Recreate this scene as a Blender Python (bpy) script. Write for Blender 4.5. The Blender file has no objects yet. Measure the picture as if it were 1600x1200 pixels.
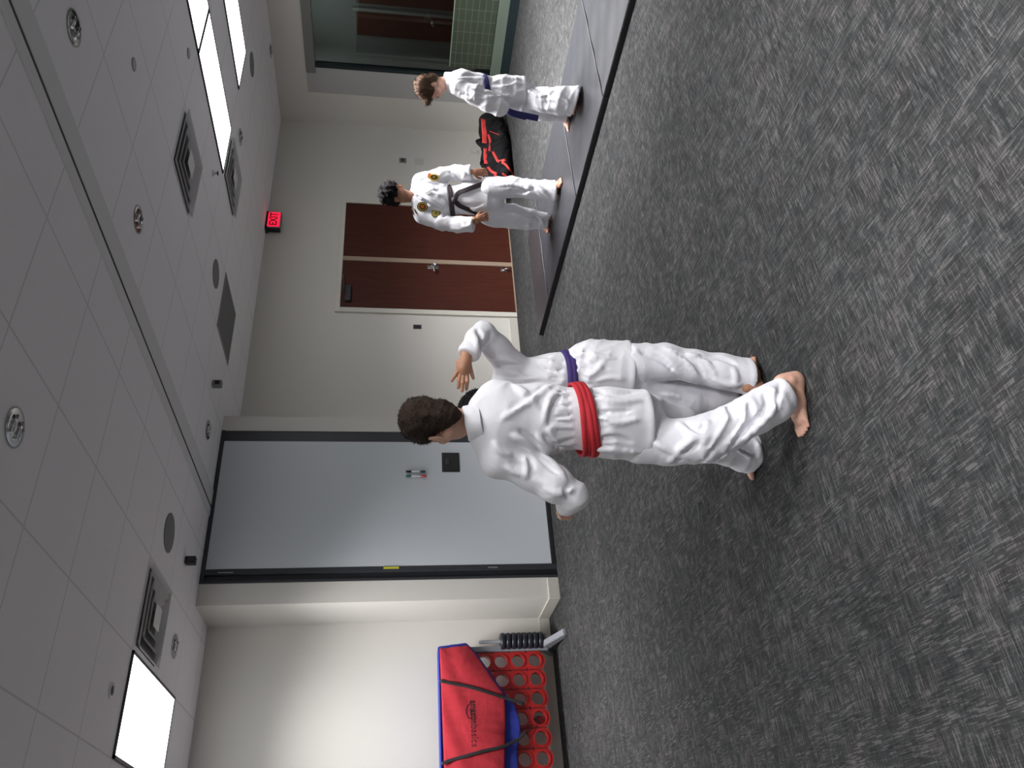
import bpy, bmesh, math, random
import numpy as np
from mathutils import Vector, Matrix
random.seed(7)
SC = bpy.context.scene
COL = SC.collection

# ---------------------------------------------------------------- camera
YAW, PITCH, ROLL, FPX = 0.594218, -0.153173, 0.0174122, 1251.15
CH = 1.6
def cam_axes():
    cy, sy, cp, sp = math.cos(YAW), math.sin(YAW), math.cos(PITCH), math.sin(PITCH)
    f = Vector((sy*cp, cy*cp, sp)); r = Vector((cy, -sy, 0)); u = r.cross(f)
    cr, sr = math.cos(ROLL), math.sin(ROLL)
    return r*cr+u*sr, u*cr-r*sr, f
CR, CU, CF = cam_axes()
cam_d = bpy.data.cameras.new('camera')
cam = bpy.data.objects.new('camera', cam_d); COL.objects.link(cam)
# the phone was held sideways: the camera's right is the world's down
ax, ay, az = -CU, CR, -CF
cam.matrix_world = Matrix(((ax.x, ay.x, az.x, 0), (ax.y, ay.y, az.y, 0), (ax.z, ay.z, az.z, CH), (0, 0, 0, 1)))
cam_d.sensor_fit = 'HORIZONTAL'; cam_d.sensor_width = 36.0
cam_d.lens = 36.0*FPX/1600.0
cam_d.clip_start = 0.05
SC.camera = cam

# ---------------------------------------------------------------- world, exposure
w = bpy.data.worlds.new('world'); SC.world = w; w.use_nodes = True
w.node_tree.nodes['Background'].inputs[0].default_value = (0.5, 0.55, 0.6, 1)
w.node_tree.nodes['Background'].inputs[1].default_value = 0.02
SC.view_settings.view_transform = 'Standard'
SC.view_settings.look = 'None'
SC.view_settings.gamma = 1.0
SC.view_settings.use_curve_mapping = False
SC.view_settings.exposure = 0.34
PANEL_POWER = 6.0        # glow of the diffusers themselves
LAMP_SPREAD = 120
LAMP_W = 72.0            # light thrown down by each panel

# ---------------------------------------------------------------- helpers
FH = Vector((math.sin(YAW), math.cos(YAW), 0)); RH = Vector((math.cos(YAW), -math.sin(YAW), 0))
def W(l, f, z):
    "a place in the room: metres right of, ahead of the photographer, and above the floor"
    return RH*l + FH*f + Vector((0, 0, z))
def ray(x, y):
    u, v = 1200-y, x
    return CR*((u-600)/FPX) - CU*((v-800)/FPX) + CF
def P(x, y, d):
    r = ray(x, y)
    return Vector((0, 0, CH)) + r*(d/r.dot(FH))

def mat(name, color, rough=0.6, metal=0.0, emit=0.0, bump=0.0, bscale=60, var=0.0, vscale=6, spec=0.5, sheen=0.0, sss=0.0, ecol=None, coat=0.0):
    m = bpy.data.materials.new(name); m.use_nodes = True
    nt = m.node_tree; b = nt.nodes['Principled BSDF']
    c = (*color, 1)
    b.inputs['Base Color'].default_value = c
    b.inputs['Roughness'].default_value = rough
    b.inputs['Metallic'].default_value = metal
    b.inputs['Specular IOR Level'].default_value = spec
    if sheen: b.inputs['Sheen Weight'].default_value = sheen
    if coat: b.inputs['Coat Weight'].default_value = coat
    if sss:
        b.inputs['Subsurface Weight'].default_value = sss
        b.inputs['Subsurface Radius'].default_value = (0.02, 0.008, 0.004)
        b.inputs['Subsurface Scale'].default_value = 0.5
    if emit:
        b.inputs['Emission Color'].default_value = (*(ecol or color), 1)
        b.inputs['Emission Strength'].default_value = emit
    tc = nt.nodes.new('ShaderNodeTexCoord')
    if var:
        n = nt.nodes.new('ShaderNodeTexNoise'); n.inputs['Scale'].default_value = vscale; n.inputs['Detail'].default_value = 5
        nt.links.new(tc.outputs['Object'], n.inputs['Vector'])
        mx = nt.nodes.new('ShaderNodeMix'); mx.data_type = 'RGBA'
        mx.inputs[6].default_value = (*[min(1, k*(1-var)) for k in color], 1)
        mx.inputs[7].default_value = (*[min(1, k*(1+var)) for k in color], 1)
        nt.links.new(n.outputs['Fac'], mx.inputs[0]); nt.links.new(mx.outputs[2], b.inputs['Base Color'])
    if bump:
        n2 = nt.nodes.new('ShaderNodeTexNoise'); n2.inputs['Scale'].default_value = bscale; n2.inputs['Detail'].default_value = 4
        nt.links.new(tc.outputs['Object'], n2.inputs['Vector'])
        bp = nt.nodes.new('ShaderNodeBump'); bp.inputs['Strength'].default_value = bump; bp.inputs['Distance'].default_value = 0.01
        nt.links.new(n2.outputs['Fac'], bp.inputs['Height']); nt.links.new(bp.outputs['Normal'], b.inputs['Normal'])
    return m

def obj(name, bm_or_me, m=None, parent=None, smooth=False):
    if isinstance(bm_or_me, bmesh.types.BMesh):
        me = bpy.data.meshes.new(name); bm_or_me.normal_update(); bm_or_me.to_mesh(me); bm_or_me.free()
    else:
        me = bm_or_me
    if smooth:
        me.polygons.foreach_set('use_smooth', [True]*len(me.polygons))
    o = bpy.data.objects.new(name, me); COL.objects.link(o)
    if m is not None:
        for mm in (m if isinstance(m, (list, tuple)) else [m]): me.materials.append(mm)
    if parent is not None:
        o.parent = parent
        o.matrix_parent_inverse = parent_inv(parent)
    return o
def parent_inv(p):
    mw = Matrix.Identity(4); q = p
    while q is not None:
        mw = (q.matrix_parent_inverse @ q.matrix_basis if q.parent else q.matrix_basis) @ mw
        q = q.parent
    return mw.inverted()
def thing(name, label, cat, loc, group=None):
    o = bpy.data.objects.new(name, None); COL.objects.link(o); o.location = loc; o.empty_display_size = 0.1
    o['label'] = label; o['category'] = cat
    if group: o['group'] = group
    return o
def tag(o, label, cat, group=None):
    o['label'] = label; o['category'] = cat
    if group: o['group'] = group
    return o
def struct(name, bm, m, smooth=False):
    o = obj(name, bm, m, None, smooth); o['kind'] = 'structure'; return o

def box(bm, x0, x1, y0, y1, z0, z1, bev=0.0, mi=0, M=None):
    g = bmesh.ops.create_cube(bm, size=1.0)
    vs = g['verts']
    for v in vs:
        v.co = Vector((x0+(v.co.x+.5)*(x1-x0), y0+(v.co.y+.5)*(y1-y0), z0+(v.co.z+.5)*(z1-z0)))
    fs = set(f for v in vs for f in v.link_faces)
    for f in fs: f.material_index = mi
    if bev > 0:
        es = list(set(e for v in vs for e in v.link_edges))
        r = bmesh.ops.bevel(bm, geom=es, offset=bev, segments=2, affect='EDGES', profile=0.5)
        vs = list(set(v for f in r['faces'] for v in f.verts) | set(v for v in vs if v.is_valid))
    if M is not None:
        for v in vs:
            if v.is_valid: v.co = M @ v.co
    return vs
def B(*a, **k):
    bm = bmesh.new(); box(bm, *a, **k); return bm
def lathe(bm, prof, c=(0, 0, 0), axis='Z', n=32, mi=0, close=True):
    "prof: list of (radius, height)"
    rings = []
    for r, h in prof:
        ring = []
        for i in range(n):
            a = 2*math.pi*i/n
            p = Vector((r*math.cos(a), r*math.sin(a), h))
            if axis == 'Y': p = Vector((p.x, p.z, p.y))
            if axis == 'X': p = Vector((p.z, p.x, p.y))
            ring.append(bm.verts.new(p+Vector(c)))
        rings.append(ring)
    for a, b in zip(rings, rings[1:]):
        for i in range(n):
            try: f = bm.faces.new((a[i], a[(i+1) % n], b[(i+1) % n], b[i])); f.material_index = mi; f.smooth = True
            except ValueError: pass
    if close:
        for r in (rings[0], rings[-1]):
            try: f = bm.faces.new(r); f.material_index = mi
            except ValueError: pass
    return rings
def tube(bm, pts, rad, n=8, mi=0, flat=None, nrm=None):
    "round tube or (flat=(w,t), nrm=list of normals) ribbon along pts"
    pts = [Vector(p) for p in pts]; rings = []
    N0 = None
    for i, p in enumerate(pts):
        t = (pts[min(i+1, len(pts)-1)]-pts[max(i-1, 0)]).normalized()
        if nrm is not None:
            nn = Vector(nrm[i] if isinstance(nrm, list) else nrm)
        else:
            nn = N0 if N0 is not None else (Vector((0, 0, 1)) if abs(t.z) < .9 else Vector((1, 0, 0)))
        nn = (nn - t*nn.dot(t)).normalized(); N0 = nn
        s = t.cross(nn)
        ring = []
        if flat:
            wd, th = flat
            for a, b in ((-1, -1), (-.6, -1), (.6, -1), (1, -1), (1, 1), (.6, 1), (-.6, 1), (-1, 1)):
                ring.append(bm.verts.new(p + s*(a*wd/2) + nn*(b*th/2)))
        else:
            r = rad[i] if isinstance(rad, (list, tuple)) else rad
            for k in range(n):
                a = 2*math.pi*k/n
                ring.append(bm.verts.new(p + s*(r*math.cos(a)) + nn*(r*math.sin(a))))
        rings.append(ring)
    m_ = len(rings[0])
    for a, b in zip(rings, rings[1:]):
        for i in range(m_):
            f = bm.faces.new((a[i], a[(i+1) % m_], b[(i+1) % m_], b[i])); f.material_index = mi; f.smooth = True
    bm.faces.new(rings[0][::-1]).material_index = mi; bm.faces.new(rings[-1]).material_index = mi
def spline(pts, n=8):
    "Catmull-Rom through pts"
    pts = [Vector(p) for p in pts]
    q = [pts[0]*2-pts[1]]+pts+[pts[-1]*2-pts[-2]]; out = []
    for i in range(1, len(q)-2):
        for k in range(n):
            t = k/n
            out.append(0.5*((2*q[i])+(q[i+1]-q[i-1])*t+(2*q[i-1]-5*q[i]+4*q[i+1]-q[i+2])*t*t+(-q[i-1]+3*q[i]-3*q[i+1]+q[i+2])*t**3))
    out.append(pts[-1]); return out

# ---------------------------------------------------------------- signed-distance modelling for bodies and cloth
def surface_nets(F, o, h):
    S = F < 0
    c = [S[i:S.shape[0]-1+i, j:S.shape[1]-1+j, k:S.shape[2]-1+k] for i in (0, 1) for j in (0, 1) for k in (0, 1)]
    cnt = sum(x.astype(np.int8) for x in c)
    act = (cnt > 0) & (cnt < 8)
    idx = np.full(act.shape, -1, np.int32)
    ii = np.argwhere(act); idx[act] = np.arange(len(ii))
    acc = np.zeros((len(ii), 3)); num = np.zeros(len(ii))
    for ax in range(3):
        for a in (0, 1):
            for b in (0, 1):
                p0 = ii.copy(); o1, o2 = [k for k in range(3) if k != ax]
                p0[:, o1] += a; p0[:, o2] += b
                p1 = p0.copy(); p1[:, ax] += 1
                f0 = F[p0[:, 0], p0[:, 1], p0[:, 2]]; f1 = F[p1[:, 0], p1[:, 1], p1[:, 2]]
                m = (f0 < 0) != (f1 < 0)
                t = np.where(m, f0/np.where(m, f0-f1, 1), 0)
                q = p0.astype(float); q[:, ax] += t
                acc[m] += q[m]; num[m] += 1
    V = acc/num[:, None]*h + np.asarray(o)
    faces = []
    for ax in range(3):
        o1, o2 = [(1, 2), (2, 0), (0, 1)][ax]
        sl0 = [slice(None)]*3; sl1 = [slice(None)]*3
        sl0[ax] = slice(0, F.shape[ax]-1); sl1[ax] = slice(1, F.shape[ax])
        s0 = S[tuple(sl0)]; s1 = S[tuple(sl1)]
        e = np.argwhere(s0 != s1)
        ok = (e[:, o1] > 0) & (e[:, o2] > 0) & (e[:, o1] < F.shape[o1]-1) & (e[:, o2] < F.shape[o2]-1)
        e = e[ok]
        def g(d1, d2):
            q = e.copy(); q[:, o1] += d1; q[:, o2] += d2
            return idx[q[:, 0], q[:, 1], q[:, 2]]
        q = np.stack([g(-1, -1), g(0, -1), g(0, 0), g(-1, 0)], 1)
        fl = ~s0[e[:, 0], e[:, 1], e[:, 2]]
        q[fl] = q[fl][:, ::-1]
        faces.append(q)
    return V, np.concatenate(faces)

class Field:
    def __init__(s, lo, hi, h, fr=None):
        "fr = (origin, X, Y, Z) local frame; otherwise world axes"
        s.h = h; s.lo = np.array(lo, float); n = np.ceil((np.array(hi)-s.lo)/h).astype(int)+1
        s.n = n; s.F = np.full(tuple(n), 1e3, np.float32); s.fr = fr
        s.ax = [s.lo[i]+h*np.arange(n[i]) for i in range(3)]
    def sub(s, lo, hi):
        a = np.clip(np.floor((np.array(lo)-s.lo)/s.h).astype(int), 0, s.n); b = np.clip(np.ceil((np.array(hi)-s.lo)/s.h).astype(int)+1, 0, s.n)
        sl = tuple(slice(a[i], b[i]) for i in range(3))
        X = s.ax[0][sl[0]][:, None, None]; Y = s.ax[1][sl[1]][None, :, None]; Z = s.ax[2][sl[2]][None, None, :]
        return sl, X, Y, Z
    def comb(s, sl, D, k, op):
        F = s.F[sl]
        if F.size == 0: return
        D = D.astype(np.float32)
        if op == 'u':
            if k > 0:
                h = np.clip(.5+.5*(F-D)/k, 0, 1); s.F[sl] = F*(1-h)+D*h-k*h*(1-h)
            else: s.F[sl] = np.minimum(F, D)
        elif op == 's':
            D = -D
            if k > 0:
                h = np.clip(.5-.5*(F-D)/k, 0, 1); s.F[sl] = F*(1-h)+D*h+k*h*(1-h)
            else: s.F[sl] = np.maximum(F, D)
        elif op == 'i':
            s.F[sl] = np.maximum(F, D)
    def cone(s, a, b, ra, rb, k=0.02, op='u', n=None, sq=1.0):
        "rounded cone a-b; sq<1 flattens it along unit vector n"
        a = np.array(a, float); b = np.array(b, float)
        pad = max(ra, rb)+k*1.5+s.h*3
        lo = np.minimum(a, b)-pad; hi = np.maximum(a, b)+pad
        sl, X, Y, Z = s.sub(lo, hi)
        X = X-a[0]; Y = Y-a[1]; Z = Z-a[2]; ba = b-a
        if n is not None and sq != 1.0:
            n = np.array(n, float); n /= np.linalg.norm(n)
            d = (X*n[0]+Y*n[1]+Z*n[2])*(1/sq-1)
            X = X+d*n[0]; Y = Y+d*n[1]; Z = Z+d*n[2]; ba = ba+ba.dot(n)*(1/sq-1)*n
        L2 = max(ba.dot(ba), 1e-9)
        t = np.clip((X*ba[0]+Y*ba[1]+Z*ba[2])/L2, 0, 1)
        D = np.sqrt((X-t*ba[0])**2+(Y-t*ba[1])**2+(Z-t*ba[2])**2)-(ra+(rb-ra)*t)
        if sq < 1: D = D*(0.5+0.5*sq)
        s.comb(sl, D, k, op)
    def chain(s, pts, k=0.02, op='u', n=None, sq=1.0):
        "pts: (point, radius)"
        for (a, ra), (b, rb) in zip(pts, pts[1:]): s.cone(a, b, ra, rb, k, op, n, sq)
    def ell(s, c, r, k=0.02, op='u', axes=None):
        c = np.array(c, float); r = np.array(r, float); pad = max(r)+k*1.5+s.h*3
        sl, X, Y, Z = s.sub(c-pad, c+pad)
        X = X-c[0]; Y = Y-c[1]; Z = Z-c[2]
        if axes is not None:
            A = [np.array(q, float)/np.linalg.norm(q) for q in axes]
            X, Y, Z = [X*q[0]+Y*q[1]+Z*q[2] for q in A]
        k0 = np.sqrt((X/r[0])**2+(Y/r[1])**2+(Z/r[2])**2); k1 = np.sqrt((X/r[0]**2)**2+(Y/r[1]**2)**2+(Z/r[2]**2)**2)+1e-9
        s.comb(sl, k0*(k0-1)/k1, k, op)
    def plane(s, pt, nrm, lo=None, hi=None):
        "keep the side the normal points away from, within the box lo-hi"
        pt = np.array(pt, float); nrm = np.array(nrm, float); nrm /= np.linalg.norm(nrm)
        sl, X, Y, Z = s.sub(lo if lo is not None else s.lo, hi if hi is not None else s.lo+s.h*s.n)
        s.comb(sl, (X-pt[0])*nrm[0]+(Y-pt[1])*nrm[1]+(Z-pt[2])*nrm[2], 0, 'i')
    def cuff(s, pt, nrm, R, t=.013, depth=.06):
        "end a sleeve or trouser leg with an open, hemmed edge"
        pt = np.array(pt, float); nrm = np.array(nrm, float); nrm /= np.linalg.norm(nrm); q = R+.05
        sl, X, Y, Z = s.sub(pt-q, pt+q)
        X = X-pt[0]; Y = Y-pt[1]; Z = Z-pt[2]
        a = X*nrm[0]+Y*nrm[1]+Z*nrm[2]; rad = np.sqrt(np.maximum(X*X+Y*Y+Z*Z-a*a, 0))
        inr = rad < R
        s.F[sl] = np.where(inr & (a < q), np.maximum(s.F[sl], a), s.F[sl])
        # a slightly thicker stitched hem
        band = np.exp(-((a+.016)/.011)**2)*.0025
        s.F[sl] = np.where(inr & (a < -.002), s.F[sl]-band, s.F[sl])
        I = np.maximum(np.maximum(s.F[sl]+t, -(a+depth)), rad-R)
        s.F[sl] = np.maximum(s.F[sl], -I)
    def hollow(s, lo, hi, t, pt, nrm, depth):
        "scoop the inside out, from an opening at pt (normal outwards) to depth, leaving cloth of thickness t"
        pt = np.array(pt, float); nrm = np.array(nrm, float); nrm /= np.linalg.norm(nrm)
        sl, X, Y, Z = s.sub(lo, hi)
        q = (X-pt[0])*nrm[0]+(Y-pt[1])*nrm[1]+(Z-pt[2])*nrm[2]
        I = np.maximum(s.F[sl]+t, -(q+depth))
        s.comb(sl, I, 0, 's')
    def noise(s, amp, freq, seed=0, dirs=None, lo=None, hi=None, mask=None):
        "add warped directional ripples; dirs = list of (unit dir across the folds, frequency, amplitude)"
        sl, X, Y, Z = s.sub(lo if lo is not None else s.lo, hi if hi is not None else s.lo+s.h*s.n)
        rs = np.random.RandomState(seed); X = X+0*Y+0*Z; Y = Y+0*X; Z = Z+0*X
        D = 0
        wx = sum(np.sin(X*rs.uniform(3, 9)+Y*rs.uniform(3, 9)*rs.choice([-1, 1])+Z*rs.uniform(3, 9)+rs.uniform(0, 6)) for _ in range(3))
        wz = sum(np.sin(X*rs.uniform(5, 14)+Y*rs.uniform(5, 14)*rs.choice([-1, 1])+Z*rs.uniform(5, 14)+rs.uniform(0, 6)) for _ in range(3))
        for d, f, a in (dirs or []):
            ph = (X*d[0]+Y*d[1]+Z*d[2])*f + wx*1.3 + wz*.5 + rs.uniform(0, 6)
            env = .5+.5*np.sin(X*rs.uniform(6, 15)+Y*rs.uniform(6, 15)+Z*rs.uniform(6, 15)*rs.choice([-1, 1])+rs.uniform(0, 6)+wx)
            r = 1-np.abs(np.sin(ph)); D = D + a*(r**1.5-.35)*env
        for _ in range(5 if amp else 0):
            q = rs.normal(size=3); q /= np.linalg.norm(q)
            D = D + amp/3*np.sin((X*q[0]+Y*q[1]+Z*q[2])*freq*rs.uniform(.6, 1.8)+wx+rs.uniform(0, 6))
        if mask is not None: D = D*mask(X, Y, Z)
        s.F[sl] = s.F[sl]-D.astype(np.float32)
    def samp(s, p):
        q = (np.asarray(p, float)-s.lo)/s.h
        q = np.clip(q, 0, s.n-1.001); i = q.astype(int); f = q-i
        r = 0
        for a in (0, 1):
            for b in (0, 1):
                for c in (0, 1):
                    wgt = (f[..., 0] if a else 1-f[..., 0])*(f[..., 1] if b else 1-f[..., 1])*(f[..., 2] if c else 1-f[..., 2])
                    r = r+wgt*s.F[i[..., 0]+a, i[..., 1]+b, i[..., 2]+c]
        return r
    def hit(s, x, y, d0, d1, off=0.0):
        "first surface point along the sight line through a place, between two distances; off pushes it outwards"
        t = np.arange(d0, d1, s.h*.5); o = np.array((0, 0, CH)); r = np.array(ray(x, y)); r = r/r.dot(np.array(FH))
        p = o+r*t[:, None]; f = s.samp(p); k = np.argwhere(f < 0)
        if len(k) == 0: return None
        q = p[k[0, 0]]
        if off: q = q+s.grad(q)*off
        return Vector(q)
    def grad(s, q):
        e = s.h; g = np.array([s.samp(q+e*np.eye(3)[i])-s.samp(q-e*np.eye(3)[i]) for i in range(3)])
        return g/(np.linalg.norm(g)+1e-9)
    def fold(s, px, d0, d1, r=0.009, up=True, k=None, depth=0.0):
        "a ridge or crease of cloth lying on the surface along a run of places"
        pts = [s.hit(x, y, d0, d1) for x, y in px]; pts = [p for p in pts if p is not None]
        if len(pts) < 2: return
        pts = spline(pts, 4) if len(pts) > 2 else pts
        n = len(pts)-1
        for i in range(n):
            a, b = pts[i], pts[i+1]
            ra = r*(.25+.75*math.sin(math.pi*(i)/n)**.6) if n > 1 else r; rb = r*(.25+.75*abs(math.sin(math.pi*(i+1)/n))**.6) if n > 1 else r
            s.cone(a, b, ra, rb, k if k is not None else r*1.3, 'u' if up else 's')
    def mesh(s, name, keep=None):
        V, Q = surface_nets(s.F, s.lo, s.h)
        if s.fr is not None:
            o, x, y, z = [np.array(q, float) for q in s.fr]
            V = o+V[:, :1]*x+V[:, 1:2]*y+V[:, 2:]*z
        return V, Q
def to_mesh(name, parts, relax=1):
    "join (V, Q) blocks into one mesh datablock, lightly relaxed"
    vs = []; qs = []; n = 0
    for V, Q in parts:
        for _ in range(relax):
            acc = np.zeros_like(V); c = np.zeros(len(V))
            for k in range(4):
                np.add.at(acc, Q[:, k], V[Q[:, (k+1) % 4]]+V[Q[:, (k+3) % 4]]); np.add.at(c, Q[:, k], 2)
            c[c == 0] = 1
            V = V*.5+acc/c[:, None]*.5
        vs.append(V); qs.append(Q+n); n += len(V)
    V = np.concatenate(vs); Q = np.concatenate(qs)
    me = bpy.data.meshes.new(name)
    me.vertices.add(len(V)); me.vertices.foreach_set('co', V.astype(np.float32).ravel())
    me.loops.add(len(Q)*4); me.loops.foreach_set('vertex_index', Q.astype(np.int32).ravel())
    me.polygons.add(len(Q)); me.polygons.foreach_set('loop_start', np.arange(0, len(Q)*4, 4, dtype=np.int32))
    me.polygons.foreach_set('use_smooth', np.ones(len(Q), bool))
    me.update(); me.validate()
    return me

# ================================================================ THE ROOM
CZ = 3.21          # ceiling height
YP, YL, YD, XR = 7.09, 7.68, 7.85, 9.87      # partition wall, left alcove wall, door wall, window wall
M_wall = mat('wall_paint', (0.66, 0.64, 0.59), 0.75, bump=0.25, bscale=350)
M_wallb = mat('bounce_wall_white', (.80, .80, .78), .75)  # whiter tone for unseen walls, chosen to bounce more light
M_wall2 = mat('shaded_wall_paint', (0.44, 0.44, 0.42), 0.7, bump=0.2, bscale=350)  # wall colour greyed to carry the shading of the pier strip
M_trimw = mat('cream_enamel', (0.66, 0.64, 0.57), 0.4)
M_base = mat('baseboard_vinyl', (0.55, 0.53, 0.47), 0.45)
M_black = mat('black_rubber', (0.012, 0.012, 0.014), 0.55)
M_dark = mat('dark_bronze', (0.046, 0.048, 0.054), 0.45, metal=0.3)
M_panel = mat('whiteboard', (0.60, 0.64, 0.67), 0.38, spec=0.4)
M_chrome = mat('chrome', (0.75, 0.75, 0.77), 0.12, metal=1.0)
M_steel = mat('brushed_steel', (0.6, 0.6, 0.6), 0.35, metal=1.0)
M_plastic = mat('white_plastic', (0.5, 0.5, 0.5), 0.4)

def wood(name, c0, c1):
    m = bpy.data.materials.new(name); m.use_nodes = True; nt = m.node_tree; b = nt.nodes['Principled BSDF']
    tc = nt.nodes.new('ShaderNodeTexCoord'); mp = nt.nodes.new('ShaderNodeMapping'); mp.inputs['Scale'].default_value = (14, 14, 0.8)
    n = nt.nodes.new('ShaderNodeTexNoise'); n.inputs['Scale'].default_value = 3; n.inputs['Detail'].default_value = 6; n.inputs['Distortion'].default_value = 1.2
    cr = nt.nodes.new('ShaderNodeValToRGB'); cr.color_ramp.elements[0].position = .3; cr.color_ramp.elements[1].position = .72
    cr.color_ramp.elements[0].color = (*c0, 1); cr.color_ramp.elements[1].color = (*c1, 1)
    nt.links.new(tc.outputs['Object'], mp.inputs['Vector']); nt.links.new(mp.outputs['Vector'], n.inputs['Vector'])
    nt.links.new(n.outputs['Fac'], cr.inputs['Fac']); nt.links.new(cr.outputs['Color'], b.inputs['Base Color'])
    b.inputs['Roughness'].default_value = 0.5; b.inputs['Specular IOR Level'].default_value = .3
    return m
M_wood = wood('door_veneer', (0.052, 0.013, 0.008), (0.080, 0.020, 0.011))

def carpet_mat():
    m = bpy.data.materials.new('carpet'); m.use_nodes = True; nt = m.node_tree; L = nt.links; N = nt.nodes.new
    b = nt.nodes['Principled BSDF']; b.inputs['Roughness'].default_value = 0.95; b.inputs['Specular IOR Level'].default_value = 0.15
    tc = N('ShaderNodeTexCoord')
    def streak(sx, sy, sc, det, loc=0):
        mp = N('ShaderNodeMapping'); mp.inputs['Scale'].default_value = (sx, sy, 1); mp.inputs['Location'].default_value = (loc, loc*.7, 0)
        n = N('ShaderNodeTexNoise'); n.inputs['Scale'].default_value = sc; n.inputs['Detail'].default_value = det; n.inputs['Roughness'].default_value = .65
        L.new(tc.outputs['Object'], mp.inputs['Vector']); L.new(mp.outputs['Vector'], n.inputs['Vector']); return n.outputs['Fac']
    def math_(op, a, c=None, d=None):
        q = N('ShaderNodeMath'); q.operation = op
        for i, v in enumerate((a, c, d)):
            if v is None: continue
            if isinstance(v, (int, float)): q.inputs[i].default_value = v
            else: L.new(v, q.inputs[i])
        return q.outputs[0]
    def ramp(v, a, c):
        r = N('ShaderNodeMapRange'); r.inputs[1].default_value = a; r.inputs[2].default_value = c; r.interpolation_type = 'SMOOTHSTEP'
        L.new(v, r.inputs[0]); return r.outputs[0]
    sp = N('ShaderNodeSeparateXYZ'); L.new(tc.outputs['Object'], sp.inputs[0])
    def yarn(u, v, wu, lv, seed):
        "short dashes of yarn lying along v"
        cu = math_('FLOOR', math_('DIVIDE', u, wu))
        wn = N('ShaderNodeTexWhiteNoise'); wn.noise_dimensions = '2D'; c1 = N('ShaderNodeCombineXYZ'); L.new(cu, c1.inputs[0]); c1.inputs[1].default_value = seed; L.new(c1.outputs[0], wn.inputs['Vector'])
        cv = math_('FLOOR', math_('ADD', math_('DIVIDE', v, lv), math_('MULTIPLY', wn.outputs['Value'], 7)))
        wn2 = N('ShaderNodeTexWhiteNoise'); wn2.noise_dimensions = '3D'; c2 = N('ShaderNodeCombineXYZ'); L.new(cu, c2.inputs[0]); L.new(cv, c2.inputs[1]); c2.inputs[2].default_value = seed
        L.new(c2.outputs[0], wn2.inputs['Vector']); return wn2.outputs['Value']
    fx = yarn(sp.outputs[0], sp.outputs[1], .0034, .042, 1.0); fy = yarn(sp.outputs[1], sp.outputs[0], .0034, .042, 2.0)
    gx_ = yarn(sp.outputs[0], sp.outputs[1], .010, .09, 3.0); gy_ = yarn(sp.outputs[1], sp.outputs[0], .010, .09, 4.0)
    big = streak(1, 1, 1.3, 3, 9); sel = ramp(streak(1.6, .8, 4.0, 3, 2), .44, .56)
    inv = math_('SUBTRACT', 1, sel)
    fx = math_('MULTIPLY', fx, fx); fy = math_('MULTIPLY', fy, fy)
    a = math_('ADD', math_('MULTIPLY', fx, math_('ADD', math_('MULTIPLY', inv, .65), .35)), math_('MULTIPLY', fy, math_('ADD', math_('MULTIPLY', sel, .65), .35)))
    g2 = math_('ADD', math_('MULTIPLY', gx_, inv), math_('MULTIPLY', gy_, sel))
    f = a
    cl = streak(1, 1, 14, 2, 4)
    t = math_('ADD', math_('MULTIPLY', a, .50), math_('MULTIPLY', g2, .18))
    t = math_('ADD', t, math_('MULTIPLY', math_('SUBTRACT', cl, .34), .70))
    t = math_('ADD', t, math_('MULTIPLY', math_('SUBTRACT', big, .5), .50))
    cr = N('ShaderNodeValToRGB'); e = cr.color_ramp.elements
    e[0].position = .15; e[0].color = (0.021, 0.0225, 0.0225, 1); e[1].position = .85; e[1].color = (0.110, 0.105, 0.103, 1)
    k = e.new(.5); k.color = (0.046, 0.046, 0.047, 1)
    L.new(t, cr.inputs['Fac'])
    # greenish / brownish drift of the yarn colour
    mx = N('ShaderNodeMix'); mx.data_type = 'RGBA'; mx.blend_type = 'MULTIPLY'; mx.inputs[0].default_value = 1
    cr2 = N('ShaderNodeValToRGB'); cr2.color_ramp.elements[0].position = .35; cr2.color_ramp.elements[1].position = .65
    cr2.color_ramp.elements[0].color = (.94, 1.0, .99, 1); cr2.color_ramp.elements[1].color = (1.0, .97, .95, 1)
    L.new(streak(3, 3, 2.3, 4, 6), cr2.inputs['Fac']); L.new(cr.outputs['Color'], mx.inputs[6]); L.new(cr2.outputs['Color'], mx.inputs[7])
    L.new(mx.outputs[2], b.inputs['Base Color'])
    bp = N('ShaderNodeBump'); bp.inputs['Strength'].default_value = .5; bp.inputs['Distance'].default_value = .006
    L.new(f, bp.inputs['Height']); L.new(bp.outputs['Normal'], b.inputs['Normal'])
    return m
M_carpet = carpet_mat()

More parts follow.
